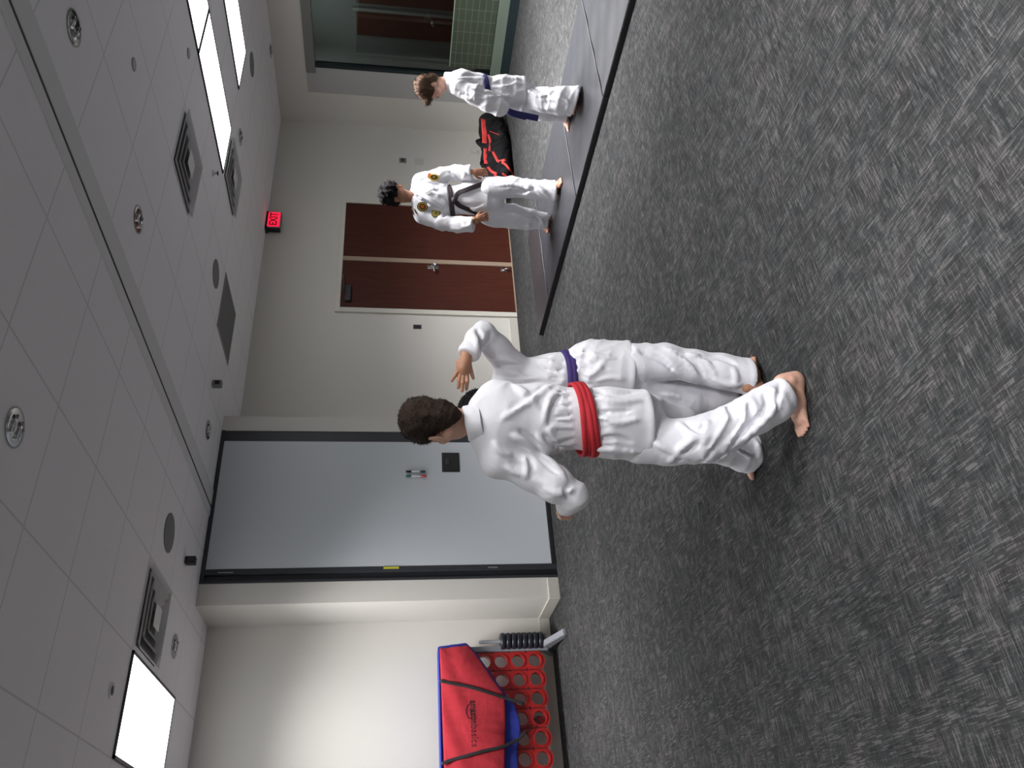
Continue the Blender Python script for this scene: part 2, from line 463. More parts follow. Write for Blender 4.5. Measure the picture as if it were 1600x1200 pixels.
def ceiling_mat():
    "white tiles 0.643 m square in a slim grid"
    m = bpy.data.materials.new('ceiling_tile'); m.use_nodes = True; nt = m.node_tree; L = nt.links; N = nt.nodes.new
    b = nt.nodes['Principled BSDF']; b.inputs['Roughness'].default_value = .9; b.inputs['Specular IOR Level'].default_value = .2
    tc = N('ShaderNodeTexCoord'); sp = N('ShaderNodeSeparateXYZ'); L.new(tc.outputs['Object'], sp.inputs[0])
    def ma(op, a, c):
        q = N('ShaderNodeMath'); q.operation = op
        for i, v in enumerate((a, c)):
            if isinstance(v, (int, float)): q.inputs[i].default_value = v
            else: L.new(v, q.inputs[i])
        return q.outputs[0]
    S = 0.6455
    def line(o, off):
        f = ma('FRACT', ma('DIVIDE', ma('SUBTRACT', o, off-20*S), S), 0)
        d = ma('ABSOLUTE', ma('SUBTRACT', f, .5), 0)
        return ma('GREATER_THAN', d, .5-.0085)
    right = ma('GREATER_THAN', sp.outputs[0], 3.45)
    xoff = ma('ADD', ma('MULTIPLY', right, 6.122-.970), .970)
    fx = ma('FRACT', ma('DIVIDE', ma('ADD', ma('SUBTRACT', sp.outputs[0], xoff), 20*S), S), 0)
    lx = ma('GREATER_THAN', ma('ABSOLUTE', ma('SUBTRACT', fx, .5), 0), .5-.0085)
    ly = line(sp.outputs[1], 2.962)
    g = ma('MAXIMUM', lx, ly)
    mx = N('ShaderNodeMix'); mx.data_type = 'RGBA'; L.new(g, mx.inputs[0])
    n = N('ShaderNodeTexNoise'); n.inputs['Scale'].default_value = 220; n.inputs['Detail'].default_value = 3; L.new(tc.outputs['Object'], n.inputs['Vector'])
    mx.inputs[6].default_value = (.93, .915, .935, 1); mx.inputs[7].default_value = (.74, .73, .75, 1)
    L.new(mx.outputs[2], b.inputs['Base Color'])
    h = ma('SUBTRACT', ma('MULTIPLY', n.outputs['Fac'], .25), g)
    bp = N('ShaderNodeBump'); bp.inputs['Strength'].default_value = .35; bp.inputs['Distance'].default_value = .004
    L.new(h, bp.inputs['Height']); L.new(bp.outputs['Normal'], b.inputs['Normal'])
    return m
M_ceil = ceiling_mat()

# room shell; the parts behind the photographer close the room
X0, Y0 = -6.5, -4.5
struct('floor', B(X0-.2, 13.2, Y0-.2, 8.2, -.1, 0), M_carpet)
struct('ceiling', B(X0-.2, 13.2, Y0-.2, 8.2, CZ, CZ+.1), M_ceil)
struct('wall_back', B(4.3, 10.1, YD, YD+.15, 0, CZ), M_wall)
struct('wall_left', B(X0-.15, 2.6, YL, YL+.15, 0, CZ), M_wall)
bm = bmesh.new()
box(bm, 2.44, 2.618, YP, YP+.02, 0, CZ); box(bm, 2.424, 2.44, YP, YL, 0, CZ)      # nib and its return
box(bm, 2.44, 2.618, YP+.02, YL, 0, CZ)
struct('wall_nib', bm, M_wall)
struct('wall_jamb', B(4.182, 4.345, YP, YD, 0, CZ), M_wall)
struct('wall_pocket', B(2.618, 4.182, YP+.40, YP+.45, 0, CZ), M_dark)
struct('wall_behind', B(X0-.15, 13, Y0-.15, Y0, 0, CZ), M_wallb)
struct('wall_west', B(X0-.15, X0, Y0, YL, 0, CZ), M_wallb)
# window wall: solid by the corner, glass towards the photographer, frame round it
bm = bmesh.new()
box(bm, XR, XR+.14, 7.34, YD, 0, CZ); box(bm, XR, XR+.14, Y0, 7.34, 2.79, CZ); 
box(bm, XR, XR+.14, Y0, 1.0, 0, 2.79)
struct('wall_right', bm, M_wall)
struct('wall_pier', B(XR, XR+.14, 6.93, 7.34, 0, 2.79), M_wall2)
M_glassframe = mat('window_frame_grey', (0.20, 0.20, 0.19), 0.5)
M_teal = mat('window_gasket', (0.012, 0.022, 0.024), 0.4)
M_sill = mat('green_grey_rail', (0.12, 0.155, 0.12), 0.45)
struct('trim_1', B(XR-.03, XR+.05, 1.0, 7.01, 2.665, 2.79, .004), M_glassframe)      # head of the window
struct('trim_2', B(XR, XR+.08, 1.0, 6.93, .12, .26, .004), M_sill)                   # bottom rail
struct('trim_3', B(XR-.005, XR+.08, 1.0, 6.93, 0, .12), M_teal)                      # dark kick strip
struct('trim_4', B(XR-.01, XR+.08, 6.88, 6.93, .26, 2.665), M_teal)
m = bpy.data.materials.new('window_glass'); m.use_nodes = True
b = m.node_tree.nodes['Principled BSDF']; b.inputs['Base Color'].default_value = (.48, .56, .53, 1); b.inputs['Roughness'].default_value = .02
b.inputs['Transmission Weight'].default_value = 1; b.inputs['IOR'].default_value = 1.45
win = struct('window_1', B(XR+.035, XR+.047, 1.0, 6.9, .26, 2.665), m)
# frosted film with a fine grid on the lower glass
fm = bpy.data.materials.new('frosted_film'); fm.use_nodes = True; nt = fm.node_tree; b = nt.nodes['Principled BSDF']
br = nt.nodes.new('ShaderNodeTexBrick'); tc = nt.nodes.new('ShaderNodeTexCoord'); sp = nt.nodes.new('ShaderNodeSeparateXYZ'); cb = nt.nodes.new('ShaderNodeCombineXYZ')
nt.links.new(tc.outputs['Object'], sp.inputs[0]); nt.links.new(sp.outputs[1], cb.inputs[0]); nt.links.new(sp.outputs[2], cb.inputs[1]); nt.links.new(cb.outputs[0], br.inputs['Vector'])
br.offset = 0; br.inputs['Scale'].default_value = 1; br.inputs['Mortar Size'].default_value = .004; br.inputs['Brick Width'].default_value = .16; br.inputs['Row Height'].default_value = .085
br.inputs['Color1'].default_value = (.055, .072, .045, 1); br.inputs['Color2'].default_value = (.045, .062, .04, 1); br.inputs['Mortar'].default_value = (.12, .145, .12, 1)
nt.links.new(br.outputs['Color'], b.inputs['Base Color']); b.inputs['Roughness'].default_value = .45; b.inputs['Alpha'].default_value = .8
bm = bmesh.new(); box(bm, XR+.025, XR+.031, 1.0, 6.78, .27, .835)
o = obj('window_film', bm, fm, win)
bm = bmesh.new(); box(bm, XR+.022, XR+.034, 1.0, 6.78, .828, .842)
obj('film_edge', bm, mat('film_edge', (.20, .26, .19), .5), win)
# corridor beyond the glass
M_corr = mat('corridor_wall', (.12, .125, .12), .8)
struct('wall_corridor', B(12.0, 12.1, Y0, 8.2, 0, CZ), M_corr)
struct('wall_corridor_end', B(XR+.14, 12.0, 8.0, 8.15, 0, CZ), M_corr)
M_cdoor = mat('corridor_door', (.06, .017, .011), .5)
for i, (y0, y1, z1) in enumerate(((7.32, 7.74, 2.2), (6.35, 7.20, 2.2), (4.6, 5.5, 2.2))):
    d = struct('door_%d' % (i+2), B(11.95, 12.0, y0, y1, 0.01, z1, .004), M_cdoor)
    obj('door_frame', B(11.93, 11.96, y0-.05, y0, 0, z1+.05), M_glassframe, d)
    bm = bmesh.new(); lathe(bm, [(.02, 0), (.02, .05), (.035, .06), (.03, .09)], (11.86, y0+.1, 1.0), 'X', 16)
    obj('door_handle', bm, M_steel, d)

# baseboards
struct('baseboard_left', B(X0, 2.424, YL-.014, YL, 0, .105, .003), M_base)
struct('baseboard_nib', B(2.410, 2.424, YP-.014, YL-.014, 0, .105, .003), M_base)
struct('baseboard_partition', B(2.424, 2.612, YP-.014, YP, 0, .105, .003), M_base)
bm = bmesh.new(); box(bm, 4.35, 6.31, YD-.014, YD, 0, .105, .003); box(bm, 8.30, XR, YD-.014, YD, 0, .105, .003)
struct('baseboard_back', bm, M_base)
struct('baseboard_right', B(XR-.014, XR, 7.34, YD-.014, 0, .105, .003), M_base)

# ---- partition: dark channel frame and the whiteboard leaf
bm = bmesh.new()
box(bm, 4.062, 4.182, YP+.01, YP+.05, 0, CZ, .003)
box(bm, 2.618, 4.182, YP-.005, YP+.16, 3.172, CZ, .003)
box(bm, 2.618, 2.640, YP-.006, YP+.12, 0, 3.175); box(bm, 2.640, 2.70, YP+.03, YP+.12, 0, 3.175, .004); box(bm, 2.70, 2.752, YP-.004, YP+.06, 0, 3.175, .004)
struct('trim_5', bm, M_dark)
struct('trim_6', B(3.26, 3.345, -4.4, 7.085, CZ-.008, CZ, .002), mat('track_cover', (.78, .78, .785), .8))
bm = bmesh.new(); box(bm, 3.345, 3.372, -4.4, 7.085, CZ-.004, CZ); struct('trim_7', bm, M_black)
struct('trim_8', B(3.372, 3.53, -4.4, 7.085, CZ-.008, CZ, .002), bpy.data.materials['track_cover'])
pt = thing('partition_panel', 'tall grey-white magnetic whiteboard leaf of the folding partition in a black frame', 'partition panel', (3.4, YP+.03, 0))
bm = bmesh.new(); box(bm, 2.752, 4.062, YP, YP+.05, .045, 3.172, .003); obj('board', bm, M_panel, pt)
bm = bmesh.new(); box(bm, 2.752, 4.062, YP-.003, YP+.055, .003, .045, .004); obj('bottom_seal', bm, M_black, pt)
bm = bmesh.new(); box(bm, 3.722, 3.938, YP-.006, YP+.002, .882, 1.058, .002)
box(bm, 3.74, 3.92, YP-.009, YP-.005, .90, 1.04, .002); obj('recess_plate', bm, M_black, pt)
bm = bmesh.new(); box(bm, 3.80, 3.87, YP-.014, YP-.007, .985, 1.02, .003); obj('recess_latch', bm, M_dark, pt)
bm = bmesh.new(); box(bm, 2.726, 2.746, YP-.008, YP-.003, 1.475, 1.615, .001); obj('yellow_tag', bm, mat('yellow_tag', (.55, .52, .05), .5), pt)
bm = bmesh.new(); box(bm, 2.716, 2.730, YP-.008, YP-.003, .565, .655, .001); obj('steel_strike', bm, M_steel, pt)
bm = bmesh.new(); box(bm, 2.716, 2.722, YP-.007, YP-.003, 2.93, 3.06, .001); obj('steel_strike', bm, M_steel, pt)
def marker(x, z0, z1, ca, cb, label):
    t = thing('marker', label, 'marker', (x, YP-.012, z0), 'dry erase markers on the board')
    bm = bmesh.new(); lathe(bm, [(.003, z0+.03), (.0085, z0+.035), (.0085, z1-.035), (.003, z1-.03)], (x, YP-.011, 0), 'Z', 14); obj('barrel', bm, mat('marker_white', (.75, .75, .75), .3), t)
    bm = bmesh.new(); lathe(bm, [(.007, z1-.055), (.0105, z1-.053), (.0105, z1-.004), (.008, z1)], (x, YP-.011, 0), 'Z', 14); obj('cap', bm, ca, t)
    bm = bmesh.new(); lathe(bm, [(.008, z0), (.0105, z0+.004), (.0105, z0+.053), (.007, z0+.055)], (x, YP-.011, 0), 'Z', 14); obj('end_cap', bm, cb, t)
M_navy = mat('navy_plastic', (.01, .012, .03), .35); M_tealp = mat('teal_plastic', (.02, .16, .16), .35); M_redp = mat('red_marker_plastic', (.6, .04, .05), .35)
marker(3.722, 1.225, 1.415, M_navy, mat('dark_green_plastic', (.01, .03, .03), .35), 'white marker with navy and black ends, right one of two stuck on the whiteboard')
marker(3.672, 1.215, 1.415, M_tealp, M_redp, 'white marker with teal and red ends, left one of two stuck on the whiteboard')

# ---- double door
d = struct('door_1', (lambda bm: (box(bm, 6.315, 6.385, YD-.03, YD+.02, 0, 2.205, .004), box(bm, 8.215, 8.285, YD-.03, YD+.02, 0, 2.205, .004), box(bm, 6.315, 8.285, YD-.03, YD+.02, 2.205, 2.265, .004), bm)[-1])(bmesh.new()), M_trimw)
M_tan = mat('tan_mullion', (.36, .27, .20), .45)
obj('mullion', B(7.165, 7.235, YD-.028, YD+.0, .004, 2.205, .004), M_tan, d)
lf = obj('door_leaf', B(6.387, 7.163, YD-.016, YD+.0, .012, 2.203, .002), M_wood, d)
rt = obj('door_leaf', B(7.237, 8.213, YD-.016, YD+.0, .012, 2.203, .002), M_wood, d)
bm = bmesh.new(); lathe(bm, [(.034, 0), (.034, .012), (.012, .016), (.012, .05)], (7.105, YD-.066, 1.045), 'Y', 20)
tube(bm, spline([(7.105, YD-.07, 1.045), (7.06, YD-.074, 1.045), (6.99, YD-.07, 1.04)], 5), .011, 10)
box(bm, 7.075, 7.135, YD-.022, YD-.015, .98, 1.12, .003)
obj('lever_handle', bm, M_steel, lf, True)
bm = bmesh.new(); box(bm, 7.08, 7.13, YD-.022, YD-.015, .08, .16, .003); tube(bm, [(7.10, YD-.02, .13), (7.09, YD-.06, .10), (7.085, YD-.075, .055)], .009, 10)
obj('door_holder', bm, M_steel, lf, True)
bm = bmesh.new(); box(bm, 6.47, 6.72, YD-.07, YD-.016, 2.08, 2.15, .008); tube(bm, [(6.6, YD-.05, 2.16), (6.75, YD-.10, 2.17), (6.9, YD-.04, 2.19)], .009, 8)
obj('door_closer', bm, M_dark, lf)
obj('threshold', B(6.385, 8.215, YD-.05, YD, 0, .010, .003), M_tan, d)

# ---- small fittings on the door wall
def plate(name, x, z, wd, ht, m, label, cat, y=YD, inner=None):
    t = thing(name, label, cat, (x, y-.004, z-ht/2))
    obj('plate', B(x-wd/2, x+wd/2, y-.008, y-.0005, z-ht/2, z+ht/2, .002), m, t)
    if inner: obj(inner[0], B(x-inner[1]/2, x+inner[1]/2, y-.014, y-.007, z-inner[2]/2, z+inner[2]/2, .002), inner[3], t)
    return t
M_ivory = mat('ivory_plate', (.56, .55, .50), .4)
plate('light_switch', 6.127, 1.26, .062, .10, M_dark, 'small black switch plate on the cream wall left of the double door', 'switch', inner=('rocker', .03, .055, M_black))
plate('thermostat', 9.146, 1.45, .10, .10, M_glassframe, 'small grey thermostat on the wall above a cream blank plate', 'thermostat', inner=('screen', .055, .04, M_dark))
plate('blank_plate', 9.15, 1.216, .12, .13, M_ivory, 'cream blank wall plate just below the grey thermostat', 'wall plate', inner=('screw', .01, .01, M_steel))
plate('wall_outlet', 9.43, .40, .075, .115, M_ivory, 'cream wall outlet low on the wall above the duffel bag', 'outlet', inner=('socket', .035, .07, M_trimw))

# ---- exit sign
ex = thing('exit_sign', 'lit red exit sign with dark housing mounted high over the double door', 'exit sign', (7.74, 7.80, 3.0))
obj('housing', B(7.60, 7.885, 7.745, 7.815, 3.015, 3.245-.035, .004), M_glassframe, ex)
obj('canopy', B(7.595, 7.89, 7.74, YD, 3.175, CZ, .003), M_black, ex)
obj('side_case', B(7.592, 7.602, 7.75, 7.82, 3.02, 3.175), M_black, ex)
face = obj('lit_face', B(7.622, 7.872, 7.738, 7.748, 3.03, 3.225-.045, .001), mat('exit_red', (.8, .02, .05), .4, emit=1.1, ecol=(1.0, .010, .05)), ex)
def text_mesh(name, body, size, M, m, parent, ext=.001, bold=0.0, sx=1.0):
    cu = bpy.data.curves.new(name, 'FONT'); cu.body = body; cu.size = size; cu.extrude = ext; cu.align_x = 'CENTER'; cu.align_y = 'CENTER'; cu.offset = bold
    to = bpy.data.objects.new(name+'_c', cu)
    COL.objects.link(to); dg = bpy.context.evaluated_depsgraph_get(); me = bpy.data.meshes.new_from_object(to.evaluated_get(dg)); me.name = name
    COL.objects.unlink(to); bpy.data.objects.remove(to)
    me.transform(Matrix.Diagonal((sx, 1, 1, 1))); me.transform(M)
    me.materials.clear()
    return obj(name, me, m, parent)
text_mesh('exit_lettering', 'EXIT', .135, Matrix.Translation((7.747, 7.735, 3.105)) @ Matrix.Rotation(math.pi/2, 4, 'X'), mat('exit_letter', (.05, .01, .01), .4, emit=.04, ecol=(1, .02, .05)), ex, bold=.004, sx=.82)
bpy.context.view_layer.update()

# ---- ceiling lights
M_light = mat('light_diffuser', (.9, .9, .9), .5, emit=PANEL_POWER, ecol=(0.97, 0.985, 1.0))
def panel(x0, y0, label, x1=None, y1=None, k=1.0):
    x1 = x0+.6455 if x1 is None else x1; y1 = y0+1.291 if y1 is None else y1
    t = thing('ceiling_light', label, 'ceiling light', ((x0+x1)/2, (y0+y1)/2, CZ-.012), 'flat ceiling light panels')
    bm = bmesh.new()
    for a in ((x0, x1, y0, y0+.022), (x0, x1, y1-.022, y1), (x0, x0+.022, y0, y1), (x1-.022, x1, y0, y1)):
        box(bm, *a, CZ-.012, CZ, .0)
    obj('frame', bm, M_dark, t)
    obj('diffuser', B(x0+.022, x1-.022, y0+.022, y1-.022, CZ-.009, CZ-.001), M_light, t)
    ld = bpy.data.lights.new('panel_lamp', 'AREA'); ld.shape = 'RECTANGLE'; ld.size = x1-x0-.06; ld.size_y = y1-y0-.06
    ld.energy = LAMP_W*k; ld.spread = math.radians(LAMP_SPREAD); ld.color = (1.0, .98, 1.0)
    lo = bpy.data.objects.new('panel_lamp', ld); COL.objects.link(lo); lo.parent = t; lo.location = (0, 0, -.006)
G = .6455
panel(.970, 5.545, 'lit ceiling panel above the red game stand by the left alcove wall', k=.80)
panel(6.122, 2.962, 'lit ceiling panel at the photo edge, end to end with another panel', k=1.1)
panel(6.122, 4.253, 'long lit ceiling panel ending beside a square air diffuser', k=1.25)
panel(7.413, 4.253, 'lit ceiling panel nearest the glass wall side, set apart by a row of tiles')
panel(7.413, 2.962, 'lit ceiling panel out at the glass side, nearer the photographer')
panel(2.261, .38, 'lit ceiling panel just behind the photographer', k=.55)
for x, y, k, lb in ((.970, -.91, 1.0, 'unseen ceiling panel added over the open carpet behind the photographer'), (-3.55, 1.03, 1.6, 'unseen ceiling panel added by the far left wall, level with the photographer'),
                    (-3.55, 5.545, 1.2, 'unseen ceiling panel added in the far left corner of the alcove'), (3.54, -2.2, .5, 'unseen ceiling panel added behind the photographer beside the ceiling track'),
                    (7.413, -.91, .35, 'unseen ceiling panel added behind the photographer near the glass wall'), (-3.55, -2.9, 1.0, 'unseen ceiling panel added in the rear left corner of the room')):
    panel(x, y, lb, k=k)  # unseen panels, added as fill light for the near part of the room

# unseen panel added to lift the dark corridor beyond the glass
LW = LAMP_W; LAMP_W = 2.0
panel(10.9, 6.3, 'unseen dim panel added to brighten the corridor beyond the glass wall')
LAMP_W = LW

# ---- downlights: unlit mirror cones
M_cone = mat('mirror_cone', (.55, .55, .56), .10, metal=1.0)
def downlight(x, y, r, label):
    t = thing('downlight', label, 'downlight', (x, y, CZ-.004), 'round mirrored downlights')
    bm = bmesh.new(); lathe(bm, [(r*.96, -.001), (r*1.06, -.005), (r*1.06, -.001)], (x, y, CZ), 'Z', 36, close=False); obj('trim_ring', bm, M_plastic, t)
    bm = bmesh.new()
    prof = [(r*.97, -.004), (r*.88, -.0045), (r*.74, -.007), (r*.6, -.005), (r*.45, -.008), (r*.3, -.006), (r*.12, -.009), (.001, -.0092)]
    lathe(bm, prof, (x, y, CZ), 'Z', 36, close=False); obj('reflector', bm, M_cone, t)
    for a in (-.35, .35):
        bm = bmesh.new(); tube(bm, [(x-r*.5, y+a*r, CZ-.012), (x+r*.5, y+a*r, CZ-.012)], r*.10, 10); obj('lamp_tube', bm, M_chrome, t)
downlight(1.93, 3.262, .088, 'round mirrored downlight nearest the photographer, left of the track')
downlight(3.900, 3.955, .088, 'round mirrored downlight just right of the ceiling track, second from the photographer')
downlight(3.905, 2.622, .088, 'round mirrored downlight right of the track at the photo edge')
downlight(3.865, 6.55, .088, 'round mirrored downlight above the black partition frame')
downlight(1.940, 6.60, .088, 'round mirrored downlight between the air diffuser and the left wall')
downlight(7.13, 5.93, .088, 'round downlight between the light panels and the door wall')
downlight(9.70, 6.62, .088, 'round downlight in the far corner above the glass wall')

def disc(name, x, y, r, m, label, cat, h=.006, ring=False, group=None):
    t = thing(name, label, cat, (x, y, CZ-h), group)
    bm = bmesh.new(); lathe(bm, [(r*.98, -.0), (r, -h*.6), (r*.9, -h)], (x, y, CZ), 'Z', 36, close=False)
    for rr in (lathe(bm, [(r*.9, -h), (r*.5, -h-.0015), (.001, -h-.002)], (x, y, CZ), 'Z', 36, close=False),): pass
    obj('grille', bm, m, t)
    return t
M_spk = mat('speaker_mesh', (.235, .24, .245), .8, bump=.3, bscale=900)
disc('ceiling_speaker', 2.585, 5.905, .150, M_spk, 'round grey ceiling speaker left of the track beside the partition', 'speaker', group='round ceiling speakers')
disc('ceiling_speaker', 5.185, 5.925, .140, M_spk, 'round grey ceiling speaker next to the square return grille', 'speaker', group='round ceiling speakers')
disc('ceiling_speaker', 8.33, 5.88, .140, M_spk, 'round grey ceiling speaker near the glass wall corner', 'speaker', group='round ceiling speakers')
M_ct = mat('sprinkler_cover', (.50, .50, .51), .7)
def ringy(x, y, r, m, label):
    t = thing('sprinkler', label, 'sprinkler', (x, y, CZ-.004), 'flush ceiling sprinklers')
    bm = bmesh.new(); lathe(bm, [(r, 0), (r, -.004), (r*.86, -.006)], (x, y, CZ), 'Z', 28, close=False); obj('rim', bm, M_glassframe, t)
    bm = bmesh.new(); lathe(bm, [(r*.86, -.005), (.001, -.006)], (x, y, CZ), 'Z', 28, close=False); obj('cover', bm, m, t)
ringy(4.60, 3.31, .042, M_ct, 'faint round sprinkler cover between the second downlight and the light panels')
ringy(5.86, 4.08, .042, M_ct, 'faint round sprinkler cover right beside the long light panels')
t = thing('sprinkler', 'small dark sprinkler head hanging between diffuser and light panel', 'sprinkler', (5.81, 5.26, CZ-.05))
bm = bmesh.new(); lathe(bm, [(.03, 0), (.03, -.004), (.012, -.008), (.010, -.03), (.004, -.034)], (5.81, 5.26, CZ), 'Z', 20); obj('body', bm, M_steel, t)
bm = bmesh.new(); lathe(bm, [(.004, -.034), (.022, -.044), (.022, -.047), (.002, -.048)], (5.81, 5.26, CZ), 'Z', 20); obj('deflector', bm, M_dark, t)
t = thing('spot_lamp', 'small recessed eyeball spot with white ring and dark lens by the left light panel', 'spot lamp', (1.298, 5.27, CZ-.01))
bm = bmesh.new(); lathe(bm, [(.048, 0), (.046, -.008), (.030, -.010)], (1.298, 5.27, CZ), 'Z', 28, close=False); obj('ring', bm, mat('bright_ring', (.8, .8, .8), .3), t)
bm = bmesh.new(); lathe(bm, [(.032, -.006), (.024, -.010), (.010, -.013), (.001, -.0135)], (1.298, 5.27, CZ), 'Z', 24, close=False); obj('lens', bm, M_black, t)
def hang(x, y, wd, ht, m1, m2, label, cat, name):
    t = thing(name, label, cat, (x, y, CZ-ht))
    obj('case', B(x-wd/2, x+wd/2, y-wd/2, y+wd/2, CZ-ht, CZ-.004, .006), m1, t)
    obj('mount', B(x-wd*.35, x+wd*.35, y-wd*.35, y+wd*.35, CZ-.006, CZ), M_plastic, t)
    obj('lens', B(x-wd*.3, x+wd*.3, y-wd/2-.006, y-wd/2+.002, CZ-ht*.8, CZ-ht*.3, .002), m2, t)
hang(2.60, 6.50, .062, .085, M_black, M_dark, 'black box sensor on the ceiling in front of the partition left corner', 'sensor', 'motion_sensor')
hang(4.30, 6.45, .06, .085, M_glassframe, M_black, 'small dark grey box sensor on the ceiling before the cream jamb', 'sensor', 'occupancy_sensor')

# ---- air diffusers and grille
def diffuser(x0, y0, s, label, m):
    t = thing('air_diffuser', label, 'air diffuser', (x0+s/2, y0+s/2, CZ-.02), 'square stepped air diffusers')
    for i in range(4):
        k = s/2*(1-i*.24); z1 = CZ-.001-i*.004; bm = bmesh.new()
        cx, cy = x0+s/2, y0+s/2; k2 = k-.050 if i < 3 else 0.0
        A = [bm.verts.new((cx+a*k, cy+b_*k, z1-.030+i*.002)) for a, b_ in ((-1, -1), (1, -1), (1, 1), (-1, 1))]
        if i == 3:
            bm.faces.new(A[::-1]); obj('centre_plate', bm, m, t); continue
        Bq = [bm.verts.new((cx+a*k2, cy+b_*k2, z1)) for a, b_ in ((-1, -1), (1, -1), (1, 1), (-1, 1))]
        for j in range(4): bm.faces.new((A[j], A[(j+1) % 4], Bq[(j+1) % 4], Bq[j]))
        r = bmesh.ops.solidify(bm, geom=bm.faces[:], thickness=.003)
        obj('vane', bm, m, t)
    return t
M_diff = mat('diffuser_enamel', (.78, .78, .78), .35)
M_void = mat('duct_dark', (.12, .12, .125), .8)
for x0, y0, s, lb in ((1.640, 5.575, .575, 'large square air diffuser beside the left light panel'), (4.845, 4.275, .60, 'square air diffuser in the middle of the ceiling between downlight and panels'), (6.16, 5.60, .58, 'square air diffuser at the end of the long light panel')):
    t = diffuser(x0, y0, s, lb, M_diff)
    bm = bmesh.new(); box(bm, x0+.02, x0+s-.02, y0+.02, y0+s-.02, CZ-.0012, CZ-.0005); obj('duct_opening', bm, M_void, t)
t = thing('return_grille', 'flat dark grey square return air grille near the door wall', 'air grille', (5.17, 6.58, CZ-.006))
bm = bmesh.new(); box(bm, 4.855, 5.485, 6.27, 6.90, CZ-.003, CZ); obj('core', bm, mat('grille_grey', (.19, .19, .195), .7, bump=.4, bscale=600), t)
bm = bmesh.new()
for a in ((4.84, 5.50, 6.255, 6.275), (4.84, 5.50, 6.895, 6.915), (4.84, 4.86, 6.255, 6.915), (5.48, 5.50, 6.255, 6.915)): box(bm, *a, CZ-.006, CZ)
obj('frame', bm, mat('grille_frame', (.3, .3, .3), .6), t)

# ---- folding exercise mats: a strip of panels on the carpet
M_mat = mat('grey_vinyl', (.027, .028, .033), .42, var=.08, vscale=2, bump=.15, bscale=5, spec=.5)
M_mat2 = mat('dark_vinyl', (.024, .021, .023), .48, var=.05, vscale=2, bump=.15, bscale=5)
M_matside = mat('black_vinyl_edge', (.006, .006, .008), .5)
M_seam = mat('mat_seam', (.13, .13, .14), .5)
ZM = .045
segs = [(6.58, 5.99, M_mat2), (5.99, 4.62, M_mat), (4.62, 3.62, M_mat), (3.62, 2.35, M_mat), (2.35, 1.0, M_mat)]
lab = ['dark brown-grey folding mat panel at the far end of the mat strip by the door', 'grey folding mat under the person with the black belt', 'grey folding mat under the person with the blue belt', 'grey folding mat at the photo edge with glossy crease', 'grey folding mat nearest the photographer end of the strip']
for i, (ya, yb, mm) in enumerate(segs):
    t = thing('floor_mat', lab[i], 'mat', (5.75, (ya+yb)/2, 0), 'floor mats laid end to end')
    bm = bmesh.new(); nx, ny = 24, 24; xs0, xs1 = 5.07, 6.46
    rs = random.Random(i)
    gv = [[bm.verts.new((xs0+(xs1-xs0)*a/nx, yb+.004+(ya-yb-.008)*b_/ny, ZM+.0035*math.sin(a*.9+b_*.35+i)*math.sin(b_*.5+i*2)*(1 if 0 < a < nx else 0))) for b_ in range(ny+1)] for a in range(nx+1)]
    for a in range(nx):
        for b_ in range(ny):
            f = bm.faces.new((gv[a][b_], gv[a+1][b_], gv[a+1][b_+1], gv[a][b_+1])); f.smooth = True
    obj('top_cover', bm, mm, t)
    bm = bmesh.new(); box(bm, xs0-.004, xs1+.004, yb+.002, ya-.002, 0, ZM-.004, .004); obj('side_cover', bm, M_matside, t)
    bm = bmesh.new(); tube(bm, [(xs0+.01, yb+.012, ZM+.002), (xs1-.01, yb+.012, ZM+.002)], .0035, 6); obj('seam', bm, M_seam, t)

# ================================================================ PEOPLE
def cloth_mat(name, col=(.80, .80, .83)):
    m = bpy.data.materials.new(name); m.use_nodes = True; nt = m.node_tree; L = nt.links; N = nt.nodes.new
    b = nt.nodes['Principled BSDF']; b.inputs['Base Color'].default_value = (*col, 1); b.inputs['Roughness'].default_value = .82
    b.inputs['Specular IOR Level'].default_value = .25; b.inputs['Sheen Weight'].default_value = .15
    tc = N('ShaderNodeTexCoord')
    n = N('ShaderNodeTexNoise'); n.inputs['Scale'].default_value = 9; n.inputs['Detail'].default_value = 4; n.inputs['Distortion'].default_value = 1.0
    n2 = N('ShaderNodeTexNoise'); n2.inputs['Scale'].default_value = 420; n2.inputs['Detail'].default_value = 1
    for q in (n, n2): L.new(tc.outputs['Object'], q.inputs['Vector'])
    b1 = N('ShaderNodeBump'); b1.inputs['Strength'].default_value = .22; b1.inputs['Distance'].default_value = .03
    b2 = N('ShaderNodeBump'); b2.inputs['Strength'].default_value = .15; b2.inputs['Distance'].default_value = .002
    L.new(n.outputs['Fac'], b1.inputs['Height']); L.new(n2.outputs['Fac'], b2.inputs['Height']); L.new(b1.outputs['Normal'], b2.inputs['Normal'])
    L.new(b2.outputs['Normal'], b.inputs['Normal'])
    return m
M_gi = cloth_mat('white_cotton')
M_gi2 = cloth_mat('white_cotton_trousers', (.76, .76, .80))
def skin(name, c): return mat(name, c, .55, sss=.25, bump=.12, bscale=180, var=.10, vscale=22)
M_skA = skin('light_skin', (.66, .39, .29)); M_skB = skin('tan_skin', (.46, .235, .14)); M_skC = skin('brown_skin', (.36, .17, .10))
def hair_mat(name, c): return mat(name, c, .8, var=.45, vscale=70, bump=.4, bscale=140, spec=.12)
M_hrA = hair_mat('dark_brown_hair', (.038, .026, .020)); M_hrB = hair_mat('black_hair', (.012, .010, .011)); M_hrD = hair_mat('brown_hair', (.085, .05, .032))
M_eye = mat('eye_white', (.7, .68, .65), .2); M_iris = mat('iris', (.02, .012, .008), .1)
def V3(v): return np.array(v, float)
